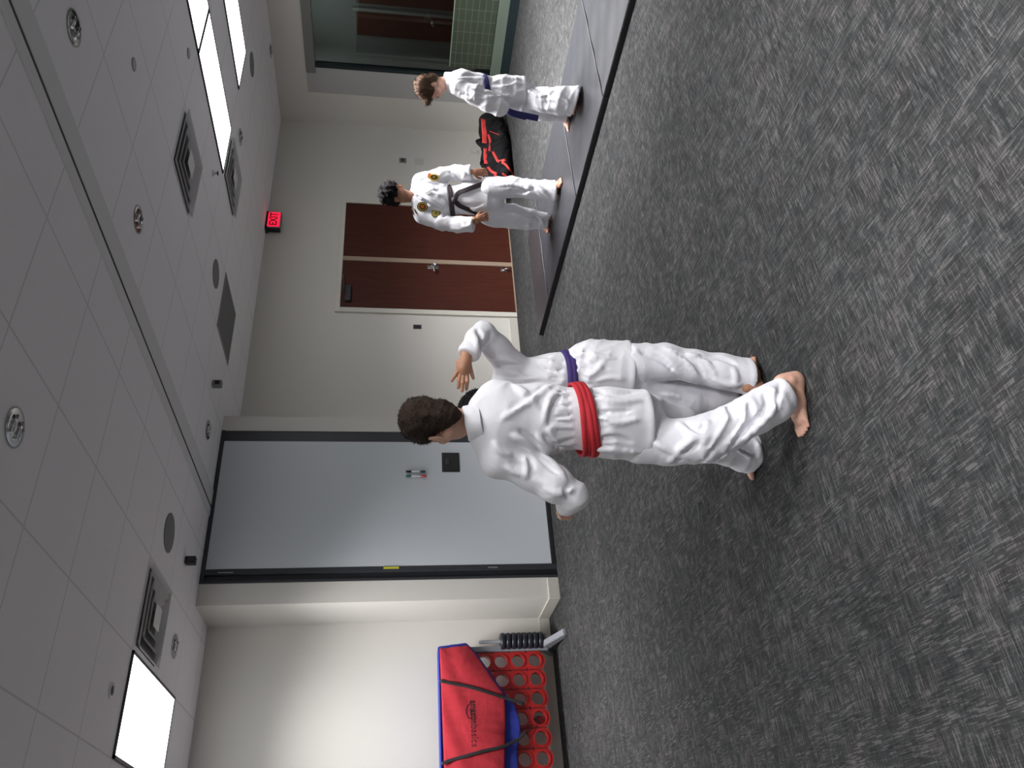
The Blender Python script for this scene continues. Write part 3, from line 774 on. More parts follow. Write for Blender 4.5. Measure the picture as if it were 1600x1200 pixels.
def frame(o, fwd, up):
    y = Vector(fwd).normalized(); z = Vector(up); z = (z-y*z.dot(y)).normalized(); x = y.cross(z)
    return (V3(o), V3(x), V3(y), V3(z))
def loc(fr, p): return Vector(fr[0]+fr[1]*p[0]+fr[2]*p[1]+fr[3]*p[2])

def head_block(fr, s=1.0, neck=(0, -.03, -.16), jaw=1.0):
    if isinstance(neck, Vector):
        d = V3(neck)-fr[0]; neck = (d.dot(fr[1])/s, d.dot(fr[2])/s, d.dot(fr[3])/s)
    f = Field((-.13, -.19, -.24), (.13, .14, .14), .0033, fr=None)
    f.ell((0, -.012, .035), (.073, .092, .080), 0)
    f.ell((0, .022, -.035), (.058, .068, .075), .02)
    f.ell((0, .048, -.088*jaw), (.030, .030, .026), .03)               # chin
    f.cone((-.048, .0, -.062), (-.02, .05, -.092), .020, .016, .02); f.cone((.048, .0, -.062), (.02, .05, -.092), .020, .016, .02)
    f.cone((-.035, .070, .018), (.035, .070, .018), .012, .012, .015)   # brow
    f.ell((-.031, .092, -.002), (.017, .014, .011), .010, 's'); f.ell((.031, .092, -.002), (.017, .014, .011), .010, 's')
    f.ell((-.031, .074, -.003), (.014, .011, .012), .003); f.ell((.031, .074, -.003), (.014, .011, .012), .003)
    f.cone((0, .084, .005), (0, .104, -.030), .007, .0105, .008); f.ell((-.011, .093, -.034), (.008, .009, .007), .004); f.ell((.011, .093, -.034), (.008, .009, .007), .004)
    f.cone((-.018, .078, -.060), (.018, .078, -.060), .006, .006, .004); f.cone((-.015, .077, -.070), (.015, .077, -.070), .007, .007, .004)
    f.cone((-.022, .092, -.065), (.022, .092, -.065), .0025, .0025, .003, 's')
    f.ell((-.037, .05, -.035), (.025, .025, .022), .02); f.ell((.037, .05, -.035), (.025, .025, .022), .02)
    for sx in (-1, 1):
        f.ell((sx*.076, -.010, -.018), (.008, .019, .032), .004, axes=((1, .35*sx, 0), (-.35*sx, 1, 0), (0, 0, 1)))
        f.ell((sx*.085, -.004, -.014), (.005, .010, .018), .003, 's')
    f.cone((0, -.022, -.04), neck, .048, .046, .03)
    V, Q = surface_nets(f.F, f.lo, f.h); o, x, y, z = fr; V = V*s
    return o+V[:, :1]*x+V[:, 1:2]*y+V[:, 2:]*z, Q

def hair_part(fr, s, m, parent, kind, seed=0):
    f = Field((-.14, -.16, -.17), (.14, .15, .17), .0032)
    if kind == 'short':
        f.ell((0, -.018, .038), (.082, .098, .086), 0); f.ell((0, -.055, -.035), (.056, .050, .062), .03)
        f.ell((0, -.054, -.076), (.034, .022, .034), .02)
        f.ell((0, .095, -.035), (.088, .070, .095), .01, 's'); f.ell((.09, .005, -.035), (.035, .03, .045), .01, 's'); f.ell((-.09, .005, -.035), (.035, .03, .045), .01, 's')
        f.noise(.0028, 90, seed, [((.2, .1, 1), 150, .0016)])
    elif kind == 'curly':
        f.ell((0, -.012, .045), (.092, .108, .090), 0); f.ell((0, -.055, -.02), (.066, .052, .06), .03)
        f.ell((0, .112, -.048), (.082, .070, .088), .01, 's'); f.ell((.09, .015, -.05), (.035, .03, .045), .01, 's'); f.ell((-.09, .015, -.05), (.035, .03, .045), .01, 's')
        f.noise(.010, 110, seed, [((1, .3, .2), 150, .004), ((.1, 1, .4), 160, .004), ((.3, .2, 1), 140, .004)])
    else:
        f.ell((0, -.018, .042), (.088, .104, .088), 0); f.ell((0, -.055, -.03), (.060, .050, .062), .03); f.ell((0, .070, .072), (.062, .045, .030), .025)
        f.ell((0, .098, -.040), (.088, .072, .082), .01, 's'); f.ell((.09, .010, -.045), (.035, .03, .045), .01, 's'); f.ell((-.09, .010, -.045), (.035, .03, .045), .01, 's')
        f.noise(.006, 60, seed, [((1, .5, .1), 90, .004), ((.3, 1, .2), 80, .004)])
    V, Q = surface_nets(f.F, f.lo, f.h)
    # short locks standing off the crown
    rs = np.random.RandomState(seed); idx = rs.choice(len(V), 900 if kind != 'short' else 1500, replace=False)
    sv = []; sq = []; base = len(V)
    ln = {'short': .010, 'curly': .012, 'messy': .020}[kind]
    for i in idx:
        p = V[i]
        if kind != 'curly' and p[2] < -.06: continue
        nrm = f.grad(p); t = np.array((rs.normal()*.4, .5+rs.normal()*.3, -.25+rs.normal()*.3)); dr = nrm*(.55 if kind != 'short' else .35)+t*.6; dr /= np.linalg.norm(dr)
        a = np.cross(dr, nrm); a /= np.linalg.norm(a)+1e-9; c = np.cross(dr, a); r = .0022 if kind != 'short' else .0013
        l = ln*rs.uniform(.5, 1.3); k = base+len(sv)
        sv += [p-nrm*.002+a*r, p-nrm*.002-a*r, p-nrm*.002+c*r, p+dr*l*.6+nrm*.001, p+dr*l]
        sq += [(k, k+1, k+3, k+3), (k+1, k+2, k+4, k+3), (k+2, k, k+3, k+4), (k, k+3, k+4, k+4)]
    V = V*s; sv = np.array(sv)*s
    o, x, y, z = fr
    T = lambda A: o+A[:, :1]*x+A[:, 1:2]*y+A[:, 2:]*z
    me = to_mesh('hair', [(T(V), Q)], 1)
    bm = bmesh.new(); bm.from_mesh(me)
    vs = [bm.verts.new(p) for p in T(sv)]
    for q in sq:
        ids = list(dict.fromkeys(j-base for j in q))
        if len(ids) >= 3:
            try: bm.faces.new([vs[j] for j in ids])
            except ValueError: pass
    bm.to_mesh(me); bm.free()
    return obj('hair', me, m, parent, True)
def eyes(fr, s, parent):
    for sx in (-1, 1):
        bm = bmesh.new(); bmesh.ops.create_uvsphere(bm, u_segments=16, v_segments=12, radius=.0115*s, matrix=Matrix.Translation(loc(fr, (sx*.031*s, .0735*s, -.003*s))))
        e = obj('eye', bm, M_eye, parent, True)
        bm = bmesh.new(); bmesh.ops.create_uvsphere(bm, u_segments=12, v_segments=8, radius=.0062*s, matrix=Matrix.Translation(loc(fr, (sx*.031*s, .0795*s, -.005*s))))
        obj('iris', bm, M_iris, e, True)

def foot_block(o, fwd, side, s=1.0, up=(0, 0, 1), shin=None):
    "side +1: left foot (big toe to the right of travel)"
    fr = frame(o, fwd, up)    # x right, y forward, z up
    f = Field((-.12, -.13, -.006), (.12, .25, .20), .003); g = side
    f.ell((0, .005, .032), (.029, .034, .033), 0)
    f.chain([((0, .02, .030), .029), ((-.006*g, .09, .026), .025), ((0, .145, .022), .022)], .02)
    f.ell((.002*g, .145, .018), (.041, .032, .020), .018)
    f.chain([((0, .015, .085), .031), ((.004*g, .075, .055), .025), ((.006*g, .13, .026), .020)], .025)
    if isinstance(shin, Vector):
        d = V3(shin)-fr[0]; d = np.array((d.dot(fr[1]), d.dot(fr[2]), d.dot(fr[3])))/s-np.array((0, .012, .06)); shin = tuple(np.array((0, .012, .06))+d/np.linalg.norm(d)*.10)
    f.cone((0, .012, .06), shin if shin is not None else (0, .0, .16), .031, .033, .02)
    f.ell((.028*g, .016, .066), (.007, .010, .010), .014); f.ell((-.028*g, .010, .058), (.007, .010, .010), .014)
    for k, (dx, y1, r) in enumerate(((.028, .205, .0115), (.010, .207, .0080), (-.005, .200, .0076), (-.019, .191, .0072), (-.032, .178, .0070))):
        xx = dx*g; f.chain([((xx*.95, .148, .016), r*1.15), ((xx*1.03, y1-.018, .014), r), ((xx*1.05, y1, .009), r*.95)], .004 if k else .006)
    f.plane((0, 0, .0005), (0, 0, -1))
    V, Q = surface_nets(f.F, f.lo, f.h); V = V*s; o, x, y, z = fr
    return o+V[:, :1]*x+V[:, 1:2]*y+V[:, 2:]*z, Q

def hand_block(palm, digits, h=.0024):
    "palm: list of (point, radius) chains; digits: list of polylines of (point, radius)"
    pts = [V3(p) for c in palm+digits for p, r in c]
    lo = np.min(pts, 0)-.04; hi = np.max(pts, 0)+.04
    f = Field(lo, hi, h)
    for c in palm: f.chain([(V3(p), r) for p, r in c], .014)
    for c in digits: f.chain([(V3(p), r) for p, r in c], .0035)
    return surface_nets(f.F, f.lo, f.h)

def sleeve_cut(f, pt, nrm, R=.10, depth=.07, t=.006):
    pt = V3(pt); nrm = V3(nrm)/np.linalg.norm(V3(nrm))
    lo = pt+np.minimum(nrm, 0)*R*2-R; hi = pt+np.maximum(nrm, 0)*R*2+R
    f.plane(pt, nrm, pt-R, pt+R*1.0+nrm*0)
    f.hollow(pt-R, pt+R, t, pt, nrm, depth)

def belt_part(name, fr, a, b, width, thick, m, parent, ends=(), t0=0, t1=2*math.pi):
    "an oval band: fr = frame (x right, y forward, z up), a,b semi-axes"
    bm = bmesh.new(); n = 64; sec = []
    for i in range(n):
        th = t0+(t1-t0)*i/n
        c, s_ = math.cos(th), math.sin(th)
        wob = .003*math.sin(3*th+1)
        p = (a*c, b*s_); nn = Vector((c/a, s_/b)).normalized()
        ring = []
        for hz, off in ((-.5, 0), (-.44, 1), (-.05, 1.25), (0, .9), (.05, 1.25), (.44, 1), (.5, 0), (.44, -.6), (-.44, -.6)):
            q = (p[0]+nn.x*thick*off, p[1]+nn.y*thick*off, hz*width+wob)
            ring.append(bm.verts.new(loc(fr, q)))
        sec.append(ring)
    k = len(sec[0])
    for i in range(n):
        A, Bq = sec[i], sec[(i+1) % n]
        for j in range(k):
            f = bm.faces.new((A[j], Bq[j], Bq[(j+1) % k], A[(j+1) % k])); f.smooth = True
    return obj(name, bm, m, parent)
M_red = mat('red_belt_cotton', (.50, .018, .028), .75, bump=.4, bscale=300, var=.1, vscale=40)
M_purple = mat('purple_belt_cotton', (.050, .028, .16), .75, bump=.4, bscale=300)
M_blkbelt = mat('black_belt_cotton', (.022, .011, .014), .7, bump=.4, bscale=300)
M_blue = mat('blue_belt_cotton', (.016, .018, .12), .75, bump=.4, bscale=300)
def pad(pts, m=.16):
    "room-aligned bounds of the block of space (seen from the photographer) that holds pts"
    L = [(Vector(p).dot(RH), Vector(p).dot(FH), p[2]) for p in pts]; lo = [min(q[i] for q in L)-m*.8-.08 for i in range(3)]; hi = [max(q[i] for q in L)+m*.8+.08 for i in range(3)]
    C8 = [V3(W(a, b, c)) for a in (lo[0], hi[0]) for b in (lo[1], hi[1]) for c in (lo[2], hi[2])]
    return np.min(C8, 0), np.max(C8, 0)
Z3 = Vector((0, 0, 1))

# ---------------------------------------------------------------- A: nearest child, red belt, back to us
pA = thing('person', 'nearest person seen from behind, white martial arts uniform, red belt, short dark hair, mid-stride barefoot', 'person', W(-.13, 3.05, 0))
nA = (FH*.93-RH*.36).normalized()     # where the chest points
f = Field(*pad([P(735, 640, 2.85), P(745, 640, 3.3), P(1015, 600, 2.9), P(1015, 735, 3.3), P(900, 800, 3.0), P(870, 800, 3.25), P(1000, 660, 3.3)], .07), .0062)
nf = V3(FH); q = .68
f.cone(P(795, 652, 3.06), P(850, 655, 3.05), .132, .132, 0, n=nf, sq=.72)
f.cone(P(850, 655, 3.05), P(902, 653, 3.05), .130, .116, .03, n=nf, sq=.72)
f.cone(P(773, 628, 3.06), P(778, 712, 3.05), .062, .064, .05)
f.cone(P(756, 660, 3.06), P(790, 655, 3.05), .066, .085, .05)
f.cone(P(752, 636, 3.06), P(775, 618, 3.06), .045, .052, .04); f.cone(P(753, 682, 3.05), P(775, 722, 3.05), .045, .058, .04)
# skirt of the jacket
f.cone(P(905, 653, 3.05), P(950, 660, 3.05), .118, .136, .02, n=nf, sq=.78)
f.cone(P(950, 660, 3.05), P(1020, 667, 3.06), .136, .146, .02, n=nf, sq=.85)
# left sleeve, elbow out, forearm folded away in front
f.chain([(P(782, 716, 3.05), .066), (P(830, 736, 3.03), .068), (P(868, 757, 3.0), .066), (P(898, 775, 2.99), .054)], .035)
f.chain([(P(898, 775, 2.99), .054), (P(892, 784, 3.08), .046), (P(884, 791, 3.17), .042)], .02)
# right sleeve, mostly hidden in front of the body
f.chain([(P(782, 628, 3.09), .060), (P(830, 632, 3.20), .055), (P(850, 640, 3.26), .048), (P(815, 668, 3.36), .042)], .03)
sl = f.samp
# large creases, following the photo
for r, up, px in (
    (.011, True, [(800, 601), (822, 618), (842, 640)]), (.011, True, [(862, 603), (838, 620), (805, 640), (785, 655)]), (.009, False, [(850, 603), (826, 618), (796, 640)]),
    (.010, True, [(872, 606), (858, 628), (848, 660)]), (.008, False, [(880, 610), (866, 634), (858, 665)]),
    (.012, True, [(838, 705), (822, 690), (800, 680)]), (.009, False, [(845, 700), (826, 682), (812, 672)]),
    (.012, True, [(842, 712), (862, 726), (884, 748)]), (.008, False, [(836, 708), (856, 726), (872, 740)]),
    (.010, True, [(868, 700), (850, 690), (838, 676)]), (.010, True, [(884, 704), (868, 690), (858, 672)]), (.008, False, [(878, 704), (862, 692), (850, 680)]),
    (.009, True, [(790, 728), (806, 738), (836, 744)]), (.009, False, [(800, 722), (826, 734), (850, 750)]),
    (.010, True, [(820, 716), (824, 730), (820, 748)]), (.007, False, [(826, 714), (832, 728), (830, 748)]),
    (.010, True, [(770, 690), (782, 705), (800, 712)]), (.010, True, [(850, 764), (875, 770), (896, 764)]),
    (.007, False, [(893, 756), (884, 766), (888, 780)]),
    (.010, True, [(930, 620), (960, 628), (1000, 626)]), (.008, False, [(932, 612), (962, 616), (995, 612)]), (.010, True, [(930, 700), (955, 702), (1000, 706)]),
    (.009, False, [(932, 688), (960, 684), (985, 690)]), (.010, True, [(935, 650), (965, 660), (1000, 655)]), (.008, False, [(930, 640), (955, 644), (985, 642)])):
    f.fold(px, 2.6, 3.3, r, up)
rs = random.Random(3)
for k in range(16):      # puckers either side of the belt
    y = 604+k*6.4; x0 = 888+(y-600)*.13
    f.fold([(x0-3, y), (x0-18-rs.random()*16, y+rs.uniform(-5, 5))], 2.6, 3.3, .0045, k % 2 == 0)
    f.fold([(x0+26, y+1), (x0+40+rs.random()*18, y+rs.uniform(-3, 5)+2)], 2.6, 3.3, .0045, k % 2 == 1)
f.noise(.0018, 20, 4, [((.3, .2, 1), 30, .003), ((.9, -.5, .4), 28, .003)])
hem = P(1009, 662, 3.06); f.cuff(hem, -Z3, .30, depth=.08)
cf = P(884, 791, 3.17); cd = (P(884, 791, 3.17)-P(895, 780, 3.03)).normalized()
f.cuff(cf, cd, .07, depth=.04)
jkA = obj('jacket', to_mesh('jacket', [surface_nets(f.F, f.lo, f.h)]), M_gi, pA)
fjA = f
# collar
bm = bmesh.new()
frc = frame(P(738, 661, 3.055), FH, Z3+FH*.22-RH*.12)
n = 40; prev = None
for i in range(n+1):
    th = math.pi*(-1.28)+i/n*math.pi*1.56
    c, s_ = math.cos(th), math.sin(th); drop = max(0, s_)*.10+max(0, -c)*.012
    ring = [bm.verts.new(loc(frc, ((.062+o_)*c, (.066+o_)*s_-.005, z_-drop))) for o_, z_ in ((.012, -.024), (.007, .030), (.001, .036), (-.004, .030), (.0, -.03))]
    if prev:
        for a, b_ in zip(range(4), range(1, 5)): bm.faces.new((prev[a], ring[a], ring[b_], prev[b_])).smooth = True
    prev = ring
obj('collar', bm, M_gi, jkA)
# hem stitching band
# trousers
f = Field(*pad([P(1000, 740, 2.9), P(1100, 740, 2.85), P(960, 605, 2.95), P(1240, 600, 2.85), P(1200, 740, 3.4), P(1000, 660, 3.35), P(1230, 640, 3.0)], .09), .0062)
f.cone(P(955, 655, 3.07), P(1000, 664, 3.08), .112, .118, 0, n=nf, sq=.8)
L_ = [(P(1000, 687, 3.05), .096), (P(1050, 692, 3.02), .087), (P(1098, 686, 2.97), .090), (P(1140, 668, 2.94), .081), (P(1180, 645, 2.91), .078), (P(1207, 630, 2.90), .076), (P(1240, 606, 2.90), .060)]
R_ = [(P(1000, 646, 3.14), .092), (P(1060, 668, 3.22), .084), (P(1110, 692, 3.28), .082), (P(1165, 706, 3.33), .085), (P(1205, 716, 3.34), .088)]
f.chain(R_, .03); f.chain(L_, .028)
for r, up, px in (
    (.012, True, [(1122, 634), (1138, 654), (1113, 698)]), (.012, True, [(1158, 628), (1167, 652), (1131, 703)]), (.010, True, [(1176, 624), (1178, 652), (1142, 702)]),
    (.012, True, [(1207, 607), (1212, 637), (1165, 682), (1120, 722)]), (.009, False, [(1150, 630), (1154, 656), (1122, 700)]), (.009, False, [(1168, 628), (1172, 655), (1138, 702)]),
    (.009, False, [(1194, 614), (1196, 640), (1152, 684)]), (.009, False, [(1132, 634), (1146, 655), (1118, 700), (1092, 724)]), (.012, True, [(1060, 662), (1084, 680), (1110, 684)]),
    (.009, False, [(1072, 662), (1092, 672), (1104, 664)]), (.011, True, [(1046, 722), (1062, 702), (1084, 686)]), (.009, False, [(1054, 724), (1070, 706), (1092, 694)]),
    (.011, True, [(1020, 690), (1040, 700), (1075, 716)]), (.010, True, [(1092, 642), (1106, 660), (1100, 690)]), (.008, False, [(1220, 598), (1216, 622), (1216, 640)]),
    (.011, True, [(1150, 702), (1170, 712), (1180, 722)]), (.009, True, [(1180, 690), (1186, 702), (1184, 716)])):
    f.fold(px, 2.6, 3.6, r, up)
f.noise(.002, 26, 9, [((.6, .3, .8), 40, .005), ((-.6, .3, .9), 36, .004)])
cL = P(1231, 612, 2.90); nL = (P(1240, 606, 2.90)-P(1190, 640, 2.91)); nL = (nL.normalized()-Z3*.25).normalized()
f.cuff(cL, nL, .12)
cR = P(1182, 712, 3.33); nR = (-Z3*.9-RH*.42).normalized()
f.cuff(cR, nR, .14)
obj('trousers', to_mesh('trousers', [surface_nets(f.F, f.lo, f.h)]), M_gi2, pA)
# belt: two layers wrapped round the waist
bc = P(906, 655, 3.05); frb = frame(bc, FH, (P(872, 660, 3.05)-bc)*1.0)
belt_part('belt', frb, .141, .106, .042, .006, M_red, pA)
frb2 = frame(P(916, 656, 3.05), FH, P(880, 664, 3.05)-P(916, 656, 3.05))
belt_part('belt', frb2, .144, .109, .040, .006, M_red, pA)
# body
hfA = frame(P(676, 660, 3.045), (FH*.80-RH*.55-Z3*.18), Z3+FH*.18-RH*.02)
blocks = [head_block(hfA, 1.0, neck=P(748, 661, 3.085))]
f = Field(*pad([P(735, 600, 2.9), P(1240, 600, 2.8), P(1200, 740, 3.4), P(900, 800, 3.25), P(1000, 600, 3.4)], .08), .011)
f.chain([(P(715, 660, 3.09), .03), (P(755, 660, 3.08), .04), (P(800, 655, 3.07), .068), (P(880, 654, 3.06), .065), (P(980, 662, 3.07), .085)], .04)
f.chain([(P(775, 628, 3.07), .04), (P(778, 712, 3.05), .04), (P(840, 742, 3.02), .035), (P(894, 767, 3.0), .03), (P(883, 790, 3.2), .022)], .02)
f.chain([(p, r*.6) for p, r in L_[:-1]]+[(P(1232, 610, 2.905), .034)], .02)
f.chain([(p, r*.6) for p, r in R_[:-1]], .02)
f.chain([(P(782, 628, 3.09), .036), (P(845, 638, 3.25), .03), (P(815, 668, 3.38), .024)], .02)
blocks.append(surface_nets(f.F, f.lo, f.h))
def flo(x, y): 
    r = ray(x, y); return Vector((0, 0, CH)) + r*(-CH/r.z)
heel = flo(1255, 592); toe = flo(1259, 668)
blocks.append(foot_block(heel, (toe-heel), +1, (toe-heel).length/.182, shin=P(1180, 645, 2.91)))
toeR = flo(1174, 744); fwdR = (-RH*.97+FH*.12).normalized(); heelR = toeR-fwdR*.20
blocks.append(foot_block(heelR, fwdR, -1, .98, shin=P(1110, 694, 3.28)))
# left hand closed loosely in front of the sleeve
o = P(883, 791, 3.19)
H = lambda x, y, d: P(x, y, d)
palm = [[(H(884, 790, 3.18), .019), (H(882, 797, 3.21), .020)], [(H(876, 796, 3.21), .014), (H(888, 798, 3.21), .014)]]
dg_ = [[(H(875+4.3*i, 799, 3.22), .0085), (H(874+4.5*i, 807, 3.225), .0078), (H(877+4.5*i, 810, 3.205), .0072), (H(880+4.2*i, 806, 3.195), .0066)] for i in range(4)]
dg_.append([(H(874, 795, 3.2), .0095), (H(872, 801, 3.185), .008), (H(875, 806, 3.18), .007)])
blocks.append(hand_block(palm, dg_))
o = P(812, 672, 3.40)
palm = [[(P(816, 668, 3.37), .02), (P(808, 676, 3.42), .021)]]
blocks.append(hand_block(palm, [[(P(806+i*5, 678, 3.43), .0085), (P(800+i*5, 688, 3.46), .0078), (P(802+i*5, 692, 3.44), .007)] for i in range(4)]+[[(P(804, 672, 3.41), .01), (P(796, 676, 3.44), .008)]]))
bA = obj('body', to_mesh('body', blocks), M_skA, pA)
hair_part(hfA, 1.03, M_hrA, pA, 'short', 3)
eyes(hfA, 1.0, pA)

# ---------------------------------------------------------------- B: child behind, purple belt, arm raised
pB = thing('person', 'person behind the red-belted one, white uniform, purple belt, arm raised with open hand', 'person', W(.02, 3.38, 0))
f = Field(*pad([P(728, 500, 3.3), P(985, 525, 3.25), P(985, 640, 3.6), P(740, 640, 3.6)], .07), .0065)
nf = V3(FH)
f.cone(P(815, 603, 3.42), P(865, 597, 3.40), .118, .118, 0, n=nf, sq=.74)
f.cone(P(865, 597, 3.40), P(888, 594, 3.40), .118, .114, .03, n=nf, sq=.74)
f.cone(P(793, 572, 3.40), P(792, 650, 3.46), .056, .056, .05)
f.cone(P(778, 628, 3.43), P(800, 612, 3.42), .05, .09, .04)
f.cone(P(892, 588, 3.40), P(925, 578, 3.39), .108, .128, .02, n=nf, sq=.8)
f.cone(P(925, 578, 3.39), P(995, 578, 3.39), .128, .128, .02, n=nf, sq=.85)
f.chain([(P(797, 570, 3.40), .062), (P(776, 545, 3.36), .055), (P(756, 521, 3.31), .050)], .03)
f.chain([(P(756, 521, 3.31), .048), (P(745, 530, 3.28), .046), (P(735, 549, 3.24), .041), (P(730, 557, 3.23), .040)], .02)
for r, up, px in (
    (.011, True, [(762, 505), (790, 520), (830, 545)]), (.008, False, [(772, 508), (800, 526), (840, 550)]), (.010, True, [(765, 560), (790, 560), (815, 570)]), (.008, False, [(756, 540), (764, 530), (770, 520)]),
    (.010, True, [(775, 580), (800, 582), (830, 592)]), (.008, False, [(782, 572), (806, 572), (826, 580)]), (.009, True, [(800, 596), (840, 590), (872, 592)]), (.009, True, [(830, 560), (855, 566), (876, 572)]),
    (.010, True, [(738, 520), (744, 534), (746, 550)]), (.008, False, [(745, 512), (752, 530), (752, 545)]), (.008, False, [(840, 572), (860, 580), (876, 588)]),
    (.010, True, [(905, 548), (925, 555), (960, 560)]), (.008, False, [(902, 560), (925, 570), (950, 576)]), (.010, True, [(905, 590), (930, 580), (955, 548)]), (.009, True, [(930, 596), (950, 590), (975, 592)])):
    f.fold(px, 3.0, 3.8, r, up)
rs = random.Random(5)
for k in range(9):
    y = 549+k*6.2
    f.fold([(879, y), (862-rs.random()*12, y+rs.uniform(-5, 5))], 3.0, 3.8, .0045, k % 2 == 0)
    f.fold([(900, y), (916+rs.random()*12, y+rs.uniform(-5, 5))], 3.0, 3.8, .0045, k % 2 == 1)
f.noise(.0022, 24, 14, [((.3, .2, 1), 38, .005), ((.9, -.5, .4), 34, .004)])
hem = P(983, 578, 3.39); f.cuff(hem, -Z3, .26, depth=.08)
cf = P(731, 555, 3.23); cd = (P(730, 557, 3.23)-P(742, 533, 3.27)).normalized()
f.cuff(cf, cd, .07, depth=.04)
obj('jacket', to_mesh('jacket', [surface_nets(f.F, f.lo, f.h)]), M_gi, pB)
f = Field(*pad([P(970, 530, 3.2), P(1180, 560, 3.2), P(1180, 640, 3.65), P(980, 640, 3.6)], .07), .0065)
f.cone(P(950, 580, 3.40), P(985, 582, 3.41), .108, .110, 0, n=nf, sq=.8)
RB = [(P(990, 568, 3.37), .090), (P(1040, 565, 3.35), .076), (P(1085, 572, 3.33), .070), (P(1125, 580, 3.31), .074), (P(1190, 593, 3.28), .080)]
LB = [(P(990, 606, 3.43), .085), (P(1070, 625, 3.43), .070), (P(1115, 622, 3.43), .060), (P(1175, 621, 3.43), .058)]
f.chain(RB, .025); f.chain(LB, .025)
for r, up, px in (
    (.011, True, [(1040, 545), (1070, 560), (1092, 590)]), (.011, True, [(1070, 552), (1100, 562), (1120, 590)]), (.009, False, [(1055, 548), (1084, 566), (1100, 590)]), (.010, True, [(1110, 590), (1140, 600), (1160, 600)]),
    (.009, False, [(1090, 556), (1125, 560), (1150, 570)]), (.010, True, [(1145, 575), (1150, 590), (1148, 606)]), (.009, False, [(1000, 550), (1030, 560), (1055, 582)]), (.010, True, [(1030, 615), (1060, 620), (1100, 640)])):
    f.fold(px, 3.0, 3.9, r, up)
f.noise(.002, 26, 19, [((.6, .3, .8), 40, .0045), ((-.6, .3, .9), 36, .004)])
cR = P(1170, 590, 3.30); nR = (-Z3-RH*.05).normalized(); f.cuff(cR, nR, .10)
cL = P(1148, 621, 3.43); f.cuff(cL, -Z3, .085)
obj('trousers', to_mesh('trousers', [surface_nets(f.F, f.lo, f.h)]), M_gi2, pB)
bc = P(888, 594, 3.40); frb = frame(bc, FH, P(850, 598, 3.40)-bc)
belt_part('belt', frb, .126, .096, .046, .006, M_purple, pB)
hfB = frame(P(762, 636, 3.44), (FH*.75+RH*.45-Z3*.45), Z3+FH*.45-RH*.12)
blocks = [head_block(hfB, .97, neck=P(792, 615, 3.45))]
f = Field(*pad([P(735, 500, 3.2), P(1180, 560, 3.2), P(1180, 640, 3.65), P(980, 640, 3.6)], .07), .011)
f.chain([(P(770, 635, 3.44), .045), (P(800, 610, 3.42), .08), (P(880, 595, 3.4), .078), (P(960, 582, 3.4), .08)], .04)
f.chain([(P(793, 650, 3.45), .04), (P(793, 575, 3.4), .04), (P(762, 528, 3.32), .025), (P(746, 534, 3.28), .025), (P(730, 556, 3.23), .020)], .02)
f.chain([(p, r*.55) for p, r in RB[:-1]]+[(P(1172, 597, 3.31), .032)], .02); f.chain([(p, r*.55) for p, r in LB[:-1]]+[(P(1152, 622, 3.43), .03)], .02)
blocks.append(surface_nets(f.F, f.lo, f.h))
heel = flo(1194, 607); fw = (RH*.76+FH*.65).normalized()
blocks.append(foot_block(heel, fw, -1, .86, shin=P(1120, 580, 3.29)))
heel = flo(1166, 622); blocks.append(foot_block(heel, (RH*.2+FH).normalized(), +1, .80, shin=P(1100, 622, 3.43)))
# open hand, back towards us, fingers pointing left, thumb below
D0 = 3.22
palm = [[(P(728, 552, 3.235), .021), (P(727, 562, D0), .020), (P(724, 574, D0-.01), .020)], [(P(718, 566, D0), .014), (P(716, 578, D0), .012)], [(P(731, 565, D0), .014), (P(731, 578, D0), .012)], [(P(724, 568, D0), .018), (P(724, 582, D0-.005), .013)]]
dgs = [[(P(716, 577, D0), .0085), (P(711, 587, D0-.01), .0075), (P(706, 595, D0-.005), .0062)],
       [(P(719, 582, D0), .0088), (P(717, 595, D0-.015), .0080), (P(716, 606, D0-.01), .0064)],
       [(P(724, 583, D0), .0090), (P(723, 598, D0-.018), .0082), (P(722, 611, D0-.01), .0066)],
       [(P(730, 582, D0), .0088), (P(730, 596, D0-.015), .0080), (P(729, 608, D0-.005), .0064)],
       [(P(733, 568, D0+.005), .0105), (P(736, 580, D0+.01), .0088), (P(739.5, 591, D0+.01), .0068)]]
blocks.append(hand_block(palm, dgs))
obj('body', to_mesh('body', blocks), M_skB, pB)
hair_part(hfB, 1.02, M_hrB, pB, 'short', 8)
eyes(hfB, .97, pB)

# ---------------------------------------------------------------- C: standing on the mat, black belt
pC = thing('person', 'tall person standing on the mat, curly black hair, white uniform with yellow patches, black belt', 'person', W(1.74, 7.58, 0))
d0 = 7.58
fC = (-FH*.90+RH*.30).normalized()      # faces roughly towards us, turned to the right
nf = V3(FH)
def flz(x, y, z=0.0):
    r = ray(x, y); return Vector((0, 0, CH)) + r*((z-CH)/r.z)
f = Field(*pad([P(640, 260, 7.5), P(640, 365, 8.1), P(765, 365, 7.38), P(765, 260, 8.1)], .12), .0085)
f.cone(P(668, 306, d0), P(690, 312, d0), .150, .150, 0, n=nf, sq=.68); f.cone(P(690, 312, d0), P(704, 315, d0), .150, .135, .03, n=nf, sq=.7)
f.cone(P(655, 284, d0), P(656, 334, d0), .062, .064, .06); f.cone(P(651, 307, d0+.01), P(668, 306, d0), .060, .12, .04)
f.cone(P(708, 313, d0), P(740, 308, d0), .138, .165, .02, n=nf, sq=.75); f.cone(P(740, 308, d0), P(772, 310, d0), .165, .168, .02, n=nf, sq=.78)
f.chain([(P(658, 282, d0), .068), (P(688, 274, d0-.02), .070), (P(712, 270, d0-.05), .066), (P(742, 269, d0-.12), .064)], .035)
f.chain([(P(660, 338, d0), .072), (P(690, 347, d0-.02), .075), (P(716, 351, d0-.06), .072), (P(744, 350, d0-.12), .070)], .035)
